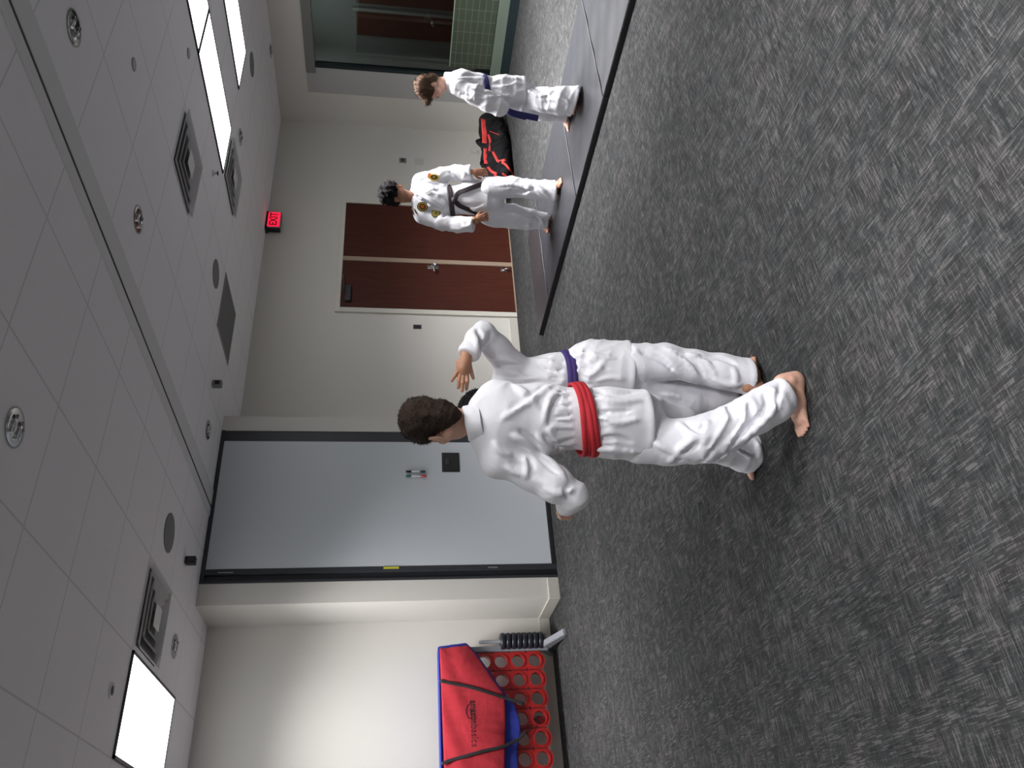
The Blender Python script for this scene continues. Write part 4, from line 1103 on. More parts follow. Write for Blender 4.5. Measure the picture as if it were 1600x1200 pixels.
for r, up, px in ((.014, True, [(650, 300), (668, 310), (690, 325)]), (.012, False, [(648, 305), (666, 316), (690, 332)]), (.012, True, [(696, 290), (680, 286), (664, 284)]), (.014, True, [(715, 300), (735, 296), (752, 292)]),
    (.012, False, [(715, 318), (735, 322), (755, 318)]), (.013, True, [(665, 320), (680, 326), (695, 330)]), (.012, False, [(692, 340), (700, 334), (712, 342)]), (.014, True, [(716, 264), (726, 272), (722, 280)]),
    (.012, False, [(700, 268), (712, 276), (716, 282)]), (.012, True, [(722, 344), (728, 354), (736, 350)]), (.012, True, [(675, 300), (688, 305), (698, 318)]), (.012, True, [(712, 330), (730, 332), (752, 322)])):
    f.fold(px, 7.2, 8.3, r, up)
f.noise(.003, 20, 31, [((.3, .2, 1), 30, .007), ((.9, -.5, .4), 28, .006)])
f.cuff(P(761, 307, d0), -Z3+RH*.05, .27, t=.018, depth=.08)
for a, b_ in (((737, 269, d0-.11), (720, 270, d0-.07)), ((740, 351, d0-.11), (722, 351, d0-.07))):
    f.cuff(P(*a), P(*a)-P(*b_), .082, t=.018, depth=.05)
fj = f
jk = obj('jacket', to_mesh('jacket', [surface_nets(f.F, f.lo, f.h)]), M_gi, pC)
f = Field(*pad([P(745, 275, 7.4), P(745, 360, 8.1), P(870, 360, 8.2), P(875, 275, 7.4)], .14), .0085)
f.cone(P(745, 312, d0), P(765, 314, d0), .135, .14, 0, n=nf, sq=.8)
RC = [(P(765, 294, 7.52), .110), (P(800, 292, 7.48), .095), (P(825, 295, 7.44), .085), (P(880, 299, 7.36), .100)]
LC = [(P(765, 334, 7.64), .120), (P(800, 338, 7.68), .115), (P(825, 342, 7.72), .100), (P(868, 347, 7.77), .066)]
f.chain(RC, .03); f.chain(LC, .03)
for r, up, px in ((.014, True, [(775, 290), (800, 288), (830, 296)]), (.013, False, [(790, 300), (815, 300), (840, 292)]), (.014, True, [(835, 290), (848, 298), (858, 308)]), (.014, True, [(790, 335), (815, 338), (845, 344)]),
    (.013, False, [(780, 345), (810, 350), (835, 348)]), (.013, True, [(830, 330), (843, 340), (850, 352)])):
    f.fold(px, 7.2, 8.5, r, up)
f.noise(.003, 20, 37, [((.6, .3, .8), 30, .007), ((-.6, .3, .9), 28, .006)])
f.cuff(P(867, 299, 7.38), -Z3, .13, t=.018); f.cuff(P(855, 346, 7.76), -Z3, .11, t=.018)
obj('trousers', to_mesh('trousers', [surface_nets(f.F, f.lo, f.h)]), M_gi2, pC)
bc = P(703, 315, d0); frb = frame(bc, FH, Z3-RH*.18)
belt = belt_part('belt', frb, .152, .112, .050, .007, M_blkbelt, pC)
bm = bmesh.new()
kp = fj.hit(709, 313, 7.3, 8.2) or P(709, 313, 7.44)
kp = kp-FH*.03
bmesh.ops.create_uvsphere(bm, u_segments=14, v_segments=10, radius=.03, matrix=Matrix.Translation(kp) @ Matrix.Diagonal((1.1, .8, .9, 1)))
obj('knot', bm, M_blkbelt, belt, True)
def onsurf(fld, x, y, da, db, off, dflt):
    q = fld.hit(x, y, da, db); return (q if q is not None else P(x, y, dflt))-FH*off
for pts in ([(711, 311), (716, 302), (728, 297), (742, 292), (756, 287)], [(711, 315), (718, 322), (732, 328), (747, 334)]):
    q = spline([onsurf(fj, x, y, 7.2, 8.2, .014, 7.40) for x, y in pts], 5)
    bm = bmesh.new(); tube(bm, q, 0, flat=(.042, .007), nrm=-FH); obj('belt_end', bm, M_blkbelt, belt)
# lapels crossing at the chest and the dark cord at the neck
for pts, nm in (([(649, 297), (657, 303), (674, 313), (694, 326)], 'lapel'), ([(647, 317), (655, 311), (664, 304), (680, 296)], 'lapel')):
    q = spline([onsurf(fj, x, y, 7.2, 8.2, .006, 7.46) for x, y in pts], 5)
    bm = bmesh.new(); tube(bm, q, 0, flat=(.042, .007), nrm=-FH); obj(nm, bm, M_gi, jk)
# embroidered patches
M_yel = mat('yellow_thread', (.62, .45, .06), .7); M_org = mat('orange_thread', (.65, .16, .04), .7); M_blk = mat('black_thread', (.02, .02, .02), .8); M_olive = mat('olive_thread', (.22, .22, .08), .8)
def patch(x, y, ra, rb, ms, rot=0.0):
    c = fj.hit(x, y, 7.2, 8.2)
    if c is None: return
    g = -Vector(fj.grad(V3(c))) ; nn = (-g+(-FH)*.8).normalized(); c = c+nn*.012
    fr = frame(c, nn, Z3)
    par = None
    for i, (k, m_) in enumerate(ms):
        bm = bmesh.new(); vs = []
        for j in range(20):
            a = 2*math.pi*j/20; u, v = ra*k*math.cos(a), rb*k*math.sin(a)
            vs.append(bm.verts.new(loc(fr, (u*math.cos(rot)-v*math.sin(rot), .002*i, u*math.sin(rot)+v*math.cos(rot)))))
        bm.faces.new(vs); bmesh.ops.solidify(bm, geom=bm.faces[:], thickness=.002)
        if par is None: par = obj('patch', bm, m_, jk)
        else:
            bm.normal_update(); me = bpy.data.meshes.new('patch_inner'); bm.to_mesh(me); bm.free(); _join(par, me, m_)
def _join(o, me, m_):
    bm = bmesh.new(); bm.from_mesh(o.data); n = len(bm.faces); bm.from_mesh(me); o.data.materials.append(m_)
    bm.faces.ensure_lookup_table()
    for f_ in bm.faces[n:]: f_.material_index = len(o.data.materials)-1
    bm.to_mesh(o.data); bm.free(); bpy.data.meshes.remove(me)
patch(660, 323, .045, .050, [(1, M_blk), (.86, M_yel), (.6, M_blk), (.42, M_org)])
patch(681, 334, .050, .042, [(1, M_olive), (.7, M_yel), (.45, M_olive)], .4)
patch(678, 277, .030, .050, [(1, M_yel), (.6, M_blk), (.3, M_yel)])
patch(671, 275, .028, .016, [(1, M_org)])
for x in (646, 650): patch(x, 331, .036, .007, [(1, M_yel), (.8, M_blk)], -.5)
hfC = frame(P(616, 303, d0-.02), (-FH*.62+RH*.72-Z3*.42), Z3+RH*.10-FH*.10)
blocks = [head_block(hfC, 1.02, neck=P(652, 308, d0+.01))]
f = Field(*pad([P(630, 260, 7.5), P(640, 365, 8.1), P(870, 365, 8.1), P(880, 275, 7.4)], .12), .013)
f.chain([(P(632, 308, d0), .052), (P(652, 306, d0), .058), (P(672, 306, d0), .078), (P(705, 312, d0), .075), (P(760, 312, d0), .085)], .04)
f.chain([(P(658, 284, d0), .045), (P(712, 270, d0-.05), .038), (P(737, 269, d0-.12), .028)], .02); f.chain([(P(660, 337, d0), .045), (P(716, 350, d0-.06), .038), (P(745, 345, d0-.12), .030)], .02)
f.chain([(p, r*.55) for p, r in RC[:-1]]+[(P(868, 298, 7.38), .038)], .02); f.chain([(p, r*.55) for p, r in LC[:-1]]+[(P(855, 347, 7.75), .036)], .02)
blocks.append(surface_nets(f.F, f.lo, f.h))
ank = P(850, 298, 7.40); heel = Vector((ank.x, ank.y, ZM))+FH*.03; fw = (-FH*.93+RH*.30).normalized()
blocks.append(foot_block(heel, fw, +1, 1.06, shin=P(825, 295, 7.44)))
toe = flz(858, 361, ZM); fw = (-RH*.70-FH*.70).normalized(); blocks.append(foot_block(toe-fw*.22, fw, -1, 1.10, shin=P(825, 342, 7.72)))
# hands: left of him hangs open, the other is half closed by the belt end
def hangh(x0, y0, dx, dy, d, curl, sgn, s=1.0):
    "hand hanging from the wrist at (x0, y0) towards (dx, dy)"
    w_ = P(x0, y0, d); ax = (P(x0+dx*30, y0+dy*30, d)-w_).normalized(); side = RH*sgn; side = (side-ax*side.dot(ax)).normalized(); nn = ax.cross(side).normalized()
    if nn.dot(FH) < 0: nn = -nn
    q = lambda a, b_, c: w_+ax*(a*s)+side*(b_*s)+nn*(c*s)
    palm = [[(q(-.02, 0, 0), .026*s), (q(.02, 0, 0), .025*s)], [(q(.03, -.018, 0), .018*s), (q(.080, -.028, .004), .014*s)], [(q(.03, .018, 0), .018*s), (q(.080, .026, .004), .014*s)], [(q(.03, 0, 0), .020*s), (q(.084, 0, .002), .015*s)]]
    dg = []
    for i, (b_, l) in enumerate(((-.031, .060), (-.010, .078), (.011, .082), (.031, .074))):
        a = .088; pts = [(q(a, b_, .002), .0105*s)]; ang = curl*.5; y_, z_ = a, .002
        for k in range(3):
            y_ += l/3*math.cos(ang); z_ -= l/3*math.sin(ang)*-1; pts.append((q(y_, b_*1.1, z_), (.0098-.0012*k)*s)); ang += curl
        dg.append(pts)
    dg.append([(q(.02, .030, .004), .013*s), (q(.050, .052, .014), .0115*s), (q(.080, .058, .028), .0095*s)])
    return hand_block(palm, dg, .003)
blocks.append(hangh(739, 269, 1, .0, d0-.13, .35, -1, .92)); blocks.append(hangh(744, 342, 1, -.25, d0-.14, .75, 1, .95))
obj('body', to_mesh('body', blocks), M_skC, pC)
hair_part(hfC, 1.06, M_hrB, pC, 'curly', 21)
eyes(hfC, 1.02, pC)
bm = bmesh.new(); w_ = P(744, 342, d0-.13)
rg = [w_+Vector((.031*math.cos(a), .031*math.sin(a), .004*math.sin(a))) for a in [2*math.pi*i/20 for i in range(21)]]
tube(bm, rg, .004, 6); obj('bracelet', bm, M_yel, pC)

# ---------------------------------------------------------------- D: by the window wall, blue belt, head bowed
pD = thing('person', 'person with bowed head standing on the mat before the duffel bag, white uniform, blue belt', 'person', W(2.5, 6.80, 0))
d0 = 6.77; nf = V3(RH)
f = Field(*pad([P(695, 100, 6.6), P(695, 190, 7.3), P(822, 100, 6.6), P(822, 190, 7.3)], .12), .0075)
f.cone(P(722, 131, d0), P(748, 136, d0), .125, .120, 0, n=nf, sq=.85); f.cone(P(748, 136, d0), P(758, 138, d0), .120, .112, .03, n=nf, sq=.9)
f.cone(P(703, 128, d0), P(722, 130, d0), .062, .10, .05)
f.cone(P(716, 133, d0-.14), P(716, 128, d0+.14), .052, .052, .05)
f.cone(P(762, 140, d0), P(785, 143, d0), .112, .138, .02, n=nf, sq=.95); f.cone(P(785, 143, d0), P(828, 149, d0), .142, .155, .02, n=nf, sq=.95)
f.chain([(P(716, 137, d0-.14), .066), (P(742, 148, d0-.16), .078), (P(764, 159, d0-.17), .078), (P(780, 168, d0-.17), .066), (P(792, 174, d0-.16), .05)], .035)
f.chain([(P(716, 137, d0+.14), .060), (P(745, 150, d0+.15), .065), (P(775, 166, d0+.12), .055)], .03)
for r, up, px in ((.010, True, [(706, 145), (724, 152), (745, 163)]), (.008, False, [(712, 140), (730, 148), (748, 158)]), (.010, True, [(714, 124), (735, 122), (755, 124)]), (.012, True, [(770, 128), (790, 122), (812, 124)]),
    (.012, True, [(768, 135), (785, 136), (800, 130), (816, 132)]), (.010, False, [(775, 130), (790, 130), (808, 126)]), (.010, False, [(720, 118), (740, 116), (758, 120)]), (.012, True, [(776, 150), (795, 150), (815, 142)]),
    (.010, True, [(735, 150), (752, 154), (770, 152)]), (.009, False, [(740, 140), (755, 145), (770, 146)])):
    f.fold(px, 6.4, 7.4, r, up)
f.noise(.003, 22, 41, [((.3, .2, 1), 34, .006), ((.9, -.5, .4), 30, .005)])
f.cuff(P(818, 147, d0), -Z3, .26, t=.016, depth=.08)
f.cuff(P(790, 173, d0-.16), (P(792, 174, d0-.16)-P(764, 159, d0-.17)).normalized()+FH*.35, .085, t=.016, depth=-.01)
jk = obj('jacket', to_mesh('jacket', [surface_nets(f.F, f.lo, f.h)]), M_gi, pD); fj = f
bm = bmesh.new(); prev = None; frc = frame(P(699, 127, d0), -RH, Z3-RH*.45)
for i in range(31):
    th = math.pi*(-1.2)+i/30*math.pi*1.4; c, s_ = math.cos(th), math.sin(th); drop = max(0, s_)*.07
    ring = [bm.verts.new(loc(frc, ((.060+o_)*c, (.062+o_)*s_, z_-drop))) for o_, z_ in ((.014, -.030), (.010, .022), (.003, .028), (-.002, .020), (.0, -.03))]
    if prev:
        for a, b_ in zip(range(4), range(1, 5)): bm.faces.new((prev[a], ring[a], ring[b_], prev[b_])).smooth = True
    prev = ring
obj('collar', bm, M_gi, jk)
f = Field(*pad([P(800, 100, 6.5), P(800, 210, 7.4), P(905, 210, 7.4), P(905, 120, 6.5)], .12), .0080)
f.cone(P(785, 146, d0), P(815, 150, d0), .125, .13, 0, n=nf, sq=.9)
RD = [(P(815, 151, 6.76), .090), (P(850, 156, 6.66), .100), (P(875, 158, 6.60), .112), (P(920, 158, 6.56), .130)]
LD = [(P(815, 158, 6.82), .110), (P(850, 170, 6.90), .100), (P(895, 176, 6.98), .095)]
f.chain(RD, .03); f.chain(LD, .03)
for r, up, px in ((.013, True, [(822, 140), (845, 150), (870, 140)]), (.012, False, [(830, 135), (850, 142), (870, 138)]), (.013, True, [(835, 165), (860, 170), (885, 160)]), (.012, False, [(850, 160), (870, 162), (890, 175)]), (.012, True, [(870, 150), (888, 160), (880, 180)])):
    f.fold(px, 6.3, 7.5, r, up)
f.noise(.003, 22, 43, [((.6, .3, .8), 34, .006), ((-.6, .3, .9), 30, .005)])
cn = (-Z3-RH*.22).normalized()
f.cuff(P(899, 158, 6.58), cn, .18, t=.016); f.cuff(P(885, 176, 6.96), -Z3, .12, t=.016)
obj('trousers', to_mesh('trousers', [surface_nets(f.F, f.lo, f.h)]), M_gi2, pD)
bc = P(758, 138, d0); belt = belt_part('belt', frame(bc, FH, Z3-RH*.30), .108, .122, .045, .006, M_blue, pD)
q = spline([P(786, 170, d0-.06), P(795, 174, d0-.12), (P(808, 178, d0-.13)), P(822, 181, d0-.13), P(841, 185, d0-.13)], 5)
bm = bmesh.new(); tube(bm, q, 0, flat=(.050, .007), nrm=(-FH-RH*.3)); obj('belt_end', bm, M_blue, belt)
q = spline([P(786, 171, d0-.02), P(800, 178, d0-.05), P(822, 184, d0-.06)], 5)
bm = bmesh.new(); tube(bm, q, 0, flat=(.045, .007), nrm=(-FH+RH*.3)); obj('belt_end', bm, M_blue, belt)
hfD = frame(P(673, 137, d0), (-RH*.80+FH*.22-Z3*.42), Z3-RH*.42)
blocks = [head_block(hfD, .97, neck=P(702, 128, d0))]
f = Field(*pad([P(690, 100, 6.6), P(690, 190, 7.3), P(905, 210, 7.3), P(905, 120, 6.6)], .12), .013)
f.chain([(P(690, 130, d0), .035), (P(704, 128, d0), .045), (P(725, 132, d0), .07), (P(758, 138, d0), .07), (P(810, 150, d0), .09)], .04)
f.chain([(P(716, 137, d0-.13), .04), (P(764, 158, d0-.16), .030), (P(778, 166, d0-.15), .020)], .02)
f.chain([(P(716, 137, d0+.13), .04), (P(775, 166, d0+.12), .03)], .02)
f.chain([(p, r*.5) for p, r in RD[:-1]]+[(P(897, 156, 6.59), .036)], .02); f.chain([(p, r*.5) for p, r in LD[:-1]]+[(P(884, 178, 6.96), .036)], .02)
blocks.append(surface_nets(f.F, f.lo, f.h))
toe = flz(897, 178, ZM); fw = (-RH*.85-FH*.0+FH*.35).normalized(); heel = flz(906, 146, ZM); fw = (toe-heel).normalized()
blocks.append(foot_block(toe-fw*.205, fw, +1, 1.0, shin=P(850, 156, 6.64)))
toe = flz(889, 205, ZM); fw = (-RH*.97+FH*.15).normalized(); blocks.append(foot_block(toe-fw*.205, fw, -1, 1.0, shin=P(850, 168, 6.90)))
dd = d0-.16
blocks.append(hangh(768, 161, .8, .40, dd+.01, .9, -1, .56))
obj('body', to_mesh('body', blocks), M_skA, pD)
hair_part(hfD, 1.02, M_hrD, pD, 'messy', 31)
eyes(hfD, .97, pD)

# ================================================================ THE GAME STAND, ITS BAG AND THE DUFFEL BAG
def pY(x, y, Y):
    r = ray(x, y); return Vector((0, 0, CH)) + r*(Y/r.y)
M_gred = mat('red_game_plastic', (.46, .022, .022), .32, spec=.5)
M_gdk = mat('dark_red_slot', (.10, .006, .008), .6)
M_gry = mat('grey_plastic', (.24, .25, .27), .4)
M_disc = mat('navy_black_plastic', (.014, .016, .026), .38)
GY0, GY1 = 7.375, 7.435
gm = thing('disc_drop_game', 'giant red four-in-a-row game frame with round holes on grey feet against the wall', 'game', (1.45, 7.4, 0))
CW, RHt, R0 = .165, .155, .0575
def gx(i): return 1.94-CW*i
def gz(j): return .235+RHt*j
bm = bmesh.new(); NN = 32
for i in range(7):
    for j in range(6):
        cx, cz = gx(i), gz(j); inner = []; outer = []
        for k in range(NN):
            a = 2*math.pi*(k+.5)/NN; c, s_ = math.cos(a), math.sin(a)
            inner.append((cx+R0*c, cz+R0*s_))
            m_ = min(CW/2/abs(c) if abs(c) > 1e-6 else 9, RHt/2/abs(s_) if abs(s_) > 1e-6 else 9)
            if j == 0 and s_ < 0: m_ = min(CW/2/abs(c) if abs(c) > 1e-6 else 9, .096)
            if i == 0 and c > 0 and j == 0 and s_ < 0: m_ = min(m_, .094)
            outer.append((cx+m_*c, cz+m_*s_))
        rows = []
        mid = [(cx+(R0+.012)*math.cos(2*math.pi*(k+.5)/NN), cz+(R0+.012)*math.sin(2*math.pi*(k+.5)/NN)) for k in range(NN)]
        for pts, y in ((outer, GY1), (outer, GY0), (mid, GY0), (mid, GY0-.006), (inner, GY0-.006), (inner, GY1), (outer, GY1)):
            rows.append([bm.verts.new((p[0], y, p[1])) for p in pts])
        for a, b_ in zip(rows, rows[1:]):
            for k in range(NN): bm.faces.new((a[k], a[(k+1) % NN], b_[(k+1) % NN], b_[k]))
bmesh.ops.remove_doubles(bm, verts=bm.verts[:], dist=.0004)
bmesh.ops.recalc_face_normals(bm, faces=bm.faces[:])
obj('hole_frame', bm, M_gred, gm)
for i in range(6):
    xx = gx(i)-CW/2
    obj('slot_groove', B(xx-.004, xx+.004, GY0-.0015, GY0+.01, gz(0)-.055, gz(5)+.06), M_gdk, gm)
bm = bmesh.new(); box(bm, gx(6)-CW/2-.005, gx(0)+CW/2+.005, GY0-.006, GY1+.004, gz(5)+RHt/2-.004, gz(5)+RHt/2+.014, .006); obj('top_rim', bm, M_gred, gm)
for sx, xx in ((1, 2.055), (-1, gx(6)-CW/2-.055)):
    obj('side_post', B(xx-.028, xx+.022, 7.36, 7.45, .10, .98, .008), M_gry, gm)
    bm = bmesh.new(); prof = [(6.97, 0), (6.97, .030), (7.30, .150), (7.50, .150), (7.655, .04), (7.655, 0), (7.60, 0), (7.48, .075), (7.36, .075), (7.08, 0)]
    xa, xb = xx+.012*sx-.022, xx+.012*sx+.034
    A = [bm.verts.new((xa, y, z)) for y, z in prof]; Bv = [bm.verts.new((xb, y, z)) for y, z in prof]
    bm.faces.new(A); bm.faces.new(Bv[::-1])
    for k in range(len(prof)): bm.faces.new((A[k], Bv[k], Bv[(k+1) % len(prof)], A[(k+1) % len(prof)]))
    bmesh.ops.recalc_face_normals(bm, faces=bm.faces[:]); bmesh.ops.bevel(bm, geom=bm.edges[:], offset=.006, segments=2, affect='EDGES')
    obj('foot', bm, M_gry, gm)
    px = xx+.062*sx
    bm = bmesh.new(); lathe(bm, [(.016, .13), (.016, .72), (.013, .735), (.004, .742)], (px, 7.37, 0), 'Z', 16); obj('peg', bm, M_gry, gm)
    obj('peg_tray', B(px-.05, px+.05, 7.32, 7.43, .118, .140, .006), M_gry, gm)
PX = 2.055+.062
nm_ = ['topmost', 'second from the top', 'third from the top', 'fourth from the top', 'fourth from the bottom', 'third from the bottom', 'second from the bottom', 'bottom one']
disc0 = None
for k in range(8):
    z = .142+.0505*(7-k)
    if disc0 is None:
        t = thing('game_disc', '', 'game disc', (PX, 7.37, z), 'dark discs stacked on the side peg')
        bm = bmesh.new(); lathe(bm, [(.018, .004), (.060, .004), (.064, .001), (.072, .004), (.0765, .013), (.0765, .036), (.072, .045), (.064, .048), (.060, .045), (.018, .045), (.018, .004)], (PX, 7.37, z), 'Z', 40, close=False)
        obj('ring', bm, M_disc, t); disc0 = t; z0_ = z
    else:
        t = disc0.copy(); COL.objects.link(t); t.location = (PX, 7.37, z)
        for ch in disc0.children:
            c = ch.copy(); COL.objects.link(c); c.parent = t; c.matrix_parent_inverse = ch.matrix_parent_inverse.copy()
    t['label'] = 'thick dark navy disc, %s of the stack beside the red game frame' % nm_[k]
t = thing('game_disc', 'dark red disc dropped in a bottom hole of the red game frame', 'game disc', (gx(3)-.045, 7.405, .18))
bm = bmesh.new(); lathe(bm, [(.002, 7.396), (.060, 7.396), (.066, 7.400), (.066, 7.412), (.060, 7.416), (.002, 7.416)], (gx(3)-.045, 0, .235), 'Y', 36); obj('face', bm, mat('dark_red_disc', (.13, .008, .012), .4), t)

# ---- carry bag hung over the game
M_bred = cloth_mat('red_bag_nylon', (.42, .024, .036)); M_bblue = cloth_mat('blue_bag_nylon', (.030, .045, .33)); M_web = mat('black_webbing', (.014, .012, .014), .7, bump=.3, bscale=500)
BGY = 7.325
bag = thing('carry_bag', 'red bag with blue edge and black straps hung upside down over the game frame', 'bag', (1.35, BGY, .6))
def polysdf(X, Z, poly):
    d = np.full(np.broadcast(X, Z).shape, 1e9); s_ = np.ones(d.shape); n = len(poly)
    for i in range(n):
        (ax, az), (bx, bz) = poly[i], poly[i-1]
        ex, ez = bx-ax, bz-az; wx, wz = X-ax, Z-az
        t = np.clip((wx*ex+wz*ez)/(ex*ex+ez*ez), 0, 1)
        d = np.minimum(d, (wx-ex*t)**2+(wz-ez*t)**2)
        c1 = Z >= az; c2 = Z < bz; c3 = ex*wz > ez*wx
        s_ = np.where((c1 & c2 & c3) | (~c1 & ~c2 & ~c3), -s_, s_)
    return s_*np.sqrt(d)
def slab(name, px, yc, th, m, parent, seed, amp=.006, tail=()):
    poly = [(pY(x, y, yc).x, pY(x, y, yc).z) for x, y in px]+list(tail)
    A = np.array(poly); f = Field((A[:, 0].min()-.03, yc-.12, A[:, 1].min()-.03), (A[:, 0].max()+.03, yc+.10, A[:, 1].max()+.03), .0085)
    sl, X, Y, Z = f.sub(f.lo, f.lo+f.h*f.n)
    d2 = polysdf(X[:, 0, :], Z[0, :, :].reshape(1, -1), poly)[:, None, :]
    rs = np.random.RandomState(seed)
    bulge = th*(1-np.exp(np.minimum(d2, 0)/.10))+.014
    wr = amp*(1-np.abs(np.sin(X*26+Z*9*np.sin(X*4)+rs.uniform(0, 6))))*np.sin(Z*5+X*3+1)+amp*.8*np.sin(X*13-Z*21+np.sin(Z*9)*1.5)+amp*.5*np.sin(X*40+Z*6)
    D = np.maximum(d2+.01, np.abs(Y-yc)-bulge-np.where(Y < yc, wr, 0))-.01
    f.F[sl] = D.astype(np.float32)
    return f, obj(name, to_mesh(name, [surface_nets(f.F, f.lo, f.h)]), m, parent)
rtail = [(.72, .55), (.72, 1.08)]
fr_, o_ = slab('front_panel', [(687, 1014), (732, 1009), (748, 1030), (764, 1054), (777, 1072), (788, 1088), (790, 1120), (789, 1160), (788, 1200)], BGY-.02, .030, M_bred, bag, 2, tail=rtail)
fb_, ob_ = slab('gusset', [(683, 1020), (684, 1011), (728, 1005), (742, 1018), (770, 1058), (790, 1086), (804, 1102), (812, 1126), (813, 1146), (808, 1172), (809, 1200)], BGY+.018, .014, M_bblue, bag, 5, .003, tail=[(.70, .45), (.70, 1.09)])
bm = bmesh.new(); box(bm, .70, 2.05, BGY-.02, GY1+.035, gz(5)+RHt/2+.016, gz(5)+RHt/2+.030, .006); box(bm, .72, 2.03, GY1+.010, GY1+.034, .75, gz(5)+RHt/2+.02, .006)
obj('back_flap', bm, M_bblue, bag)
def surfpts(fld, px, Y0_, off=.006):
    out = []
    for x, y in px:
        t = np.arange(Y0_-.12, Y0_+.06, .003); r = np.array(ray(x, y)); p = np.array((0, 0, CH))+r*(t/r[1])[:, None]
        k = np.argwhere(fld.samp(p) < 0); q = p[k[0, 0]] if len(k) else np.array(pY(x, y, Y0_-.03)); out.append(Vector(q)-Vector((0, off+.006, 0)))
    return out
for px in ([(687, 1064), (705, 1068), (730, 1073), (755, 1080), (786, 1090), (806, 1096), (819, 1101)], [(689, 1194), (705, 1188), (730, 1181), (755, 1174), (785, 1167), (805, 1158), (816, 1150), (822, 1142)]):
    q = spline(surfpts(fr_, px, BGY-.02), 4); bm = bmesh.new(); tube(bm, q, 0, flat=(.026, .005), nrm=(0, -1, 0)); obj('strap', bm, M_web, bag)
bm = bmesh.new(); tube(bm, spline([pY(812, 1140, 7.33), pY(822, 1137, 7.34), pY(832, 1132, 7.35), pY(826, 1142, 7.345), pY(818, 1149, 7.33)], 5), .004, 6); obj('cord', bm, M_web, bag)
c0 = surfpts(fr_, [(738, 1131)], BGY-.02, .012)[0]
def bag_text(body, xa, xb, zc, size, m, bold, nm):
    cu = bpy.data.curves.new(nm, 'FONT'); cu.body = body; cu.size = size; cu.extrude = .0008; cu.offset = bold
    to = bpy.data.objects.new(nm+'_c', cu); COL.objects.link(to); dg = bpy.context.evaluated_depsgraph_get(); me = bpy.data.meshes.new_from_object(to.evaluated_get(dg)); me.name = nm
    COL.objects.unlink(to); bpy.data.objects.remove(to)
    xs = [v.co.x for v in me.vertices]; w0, w1 = min(xs), max(xs); wd = abs(xb-xa)
    bm = bmesh.new(); bm.from_mesh(me); bmesh.ops.subdivide_edges(bm, edges=[e for e in bm.edges if e.calc_length() > .02], cuts=2)
    for v in bm.verts:
        u = (v.co.x-w0)/(w1-w0); X = xa+(xb-xa)*u; Zz = zc-v.co.y
        # lay it on the cloth
        t = np.arange(BGY-.14, BGY+.03, .002); p = np.stack([np.full_like(t, X), t, np.full_like(t, Zz)], 1); k = np.argwhere(fr_.samp(p) < 0)
        yy = t[k[0, 0]] if len(k) else BGY-.05
        v.co = Vector((X, yy-.002-v.co.z, Zz))
    bmesh.ops.recalc_face_normals(bm, faces=bm.faces[:])
    bm.to_mesh(me); bm.free(); me.materials.clear(); return obj(nm, me, m, o_)
M_ink = mat('black_print', (.02, .008, .01), .6); M_ink2 = mat('thin_print', (.06, .008, .012), .6)
tA, tM, tB = pY(736, 1095, BGY-.05), pY(736, 1133, BGY-.05), pY(736, 1168, BGY-.05)
bag_text('amazon', tA.x, tM.x+.004, tA.z+.012, .085, M_ink, .0016, 'printed_word')
bag_text('basics', tM.x-.004, tB.x, tA.z+.012, .085, M_ink2, 0, 'printed_word')
bm = bmesh.new(); xa, xb = tA.x-.035, tM.x+.05
q = [Vector((xa+(xb-xa)*k/12, 0, tA.z+.030+.020*math.sin(math.pi*k/12))) for k in range(13)]
for v in q:
    t = np.arange(BGY-.14, BGY+.03, .002); p = np.stack([np.full_like(t, v.x), t, np.full_like(t, v.z)], 1); k = np.argwhere(fr_.samp(p) < 0); v.y = (t[k[0, 0]] if len(k) else BGY-.05)-.003
tube(bm, q, 0, flat=(.006, .002), nrm=(0, -1, 0)); obj('printed_curve', bm, M_ink2, o_)

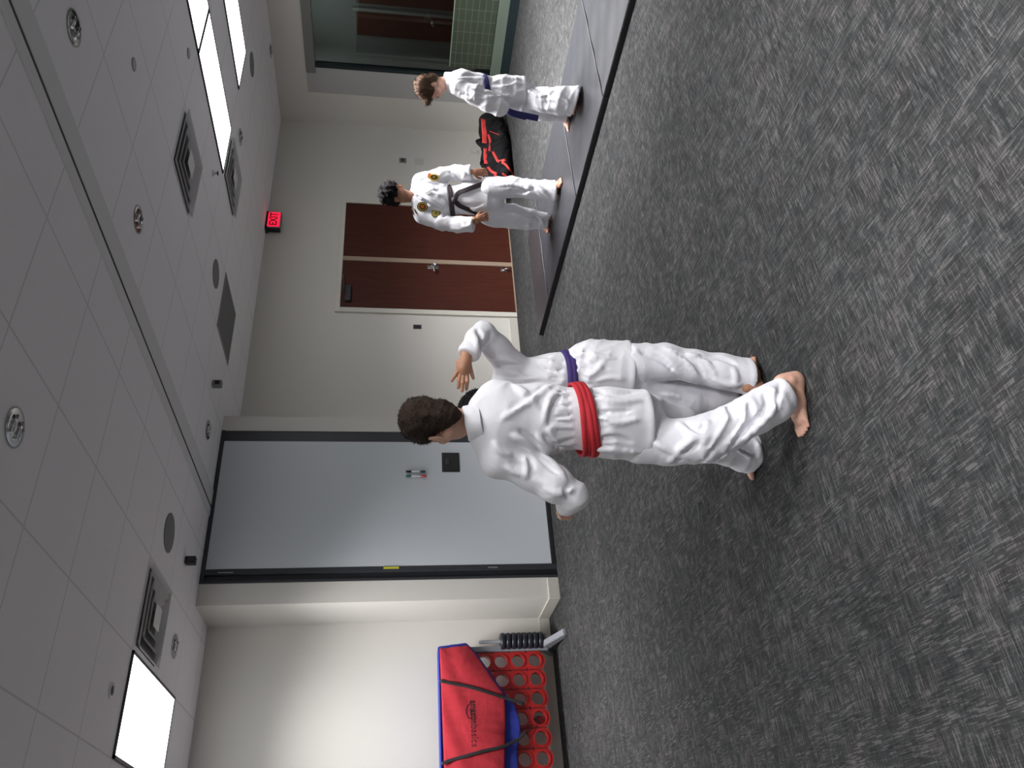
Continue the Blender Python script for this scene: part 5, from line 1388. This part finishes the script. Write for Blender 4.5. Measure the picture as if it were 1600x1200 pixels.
# ---- duffel bag by the door wall
M_duf = mat('black_nylon', (.007, .007, .008), .7, bump=.2, bscale=40, spec=.2); M_dred = mat('red_webbing', (.62, .05, .045), .6, bump=.3, bscale=300)
df = thing('duffel_bag', 'large black sports duffel bag with red straps lying on the carpet by the cream wall', 'duffel bag', (8.75, 7.33, 0))
f = Field((7.95, 6.98, -.02), (9.75, 7.72, .60), .009)
c = [(8.22, 7.33), (8.7, 7.32), (9.1, 7.33), (9.42, 7.36)]
for (xa, ya), (xb, yb) in zip(c, c[1:]):
    for z, r in ((.15, .150), (.24, .135)):
        for oy in (-.07, .07): f.cone((xa, ya+oy, z), (xb, yb+oy, z+(.02 if xb > 9.2 else 0)), r, r*(.92 if xb > 9.2 else 1), .06)
f.cone((8.25, 7.15, .12), (8.9, 7.14, .12), .10, .10, .05)
f.noise(.010, 14, 51, [((1, .2, .3), 22, .014), ((.3, .2, 1), 26, .010)])
f.plane((8, 7, .002), (0, 0, -1))
obj('bag_shell', to_mesh('bag_shell', [surface_nets(f.F, f.lo, f.h)]), M_duf, df)
def dpts(px, off=.008):
    out = []
    for x, y in px:
        q = f.hit(x, y, 8.6, 12.5)
        if q is None: q = pY(x, y, 7.25)
        out.append(q-FH*off)
    return out
for px, wd in (([(757, 186), (758, 200), (759, 212), (759, 224)], .10), ([(760, 232), (760, 245), (761, 256)], .08), ([(763, 210), (766, 222), (765, 236)], .035), ([(770, 237), (775, 247), (779, 252), (790, 250), (800, 247)], .035),
        ([(777, 252), (788, 256), (795, 264), (800, 272), (797, 279)], .03), ([(762, 261), (768, 268), (776, 272)], .035), ([(774, 273), (775, 277), (773, 281)], .045), ([(785, 271), (790, 275), (796, 277)], .025)):
    q = spline(dpts(px), 5); bm = bmesh.new(); tube(bm, q, 0, flat=(wd, .006), nrm=-FH); obj('strap', bm, M_dred, df)
for px in ([(758, 216), (749, 219), (745, 221), (750, 227), (757, 232)], [(758, 250), (752, 254), (753, 258), (760, 263)]):
    q = spline([pY(x, y, 7.22) for x, y in px], 5); bm = bmesh.new(); tube(bm, q, 0, flat=(.035, .02), nrm=-FH); obj('handle', bm, M_duf, df)
q = spline(dpts([(765, 205), (778, 210), (790, 214)], .004), 5); bm = bmesh.new(); tube(bm, q, .004, 6); obj('piping', bm, M_dred, df)
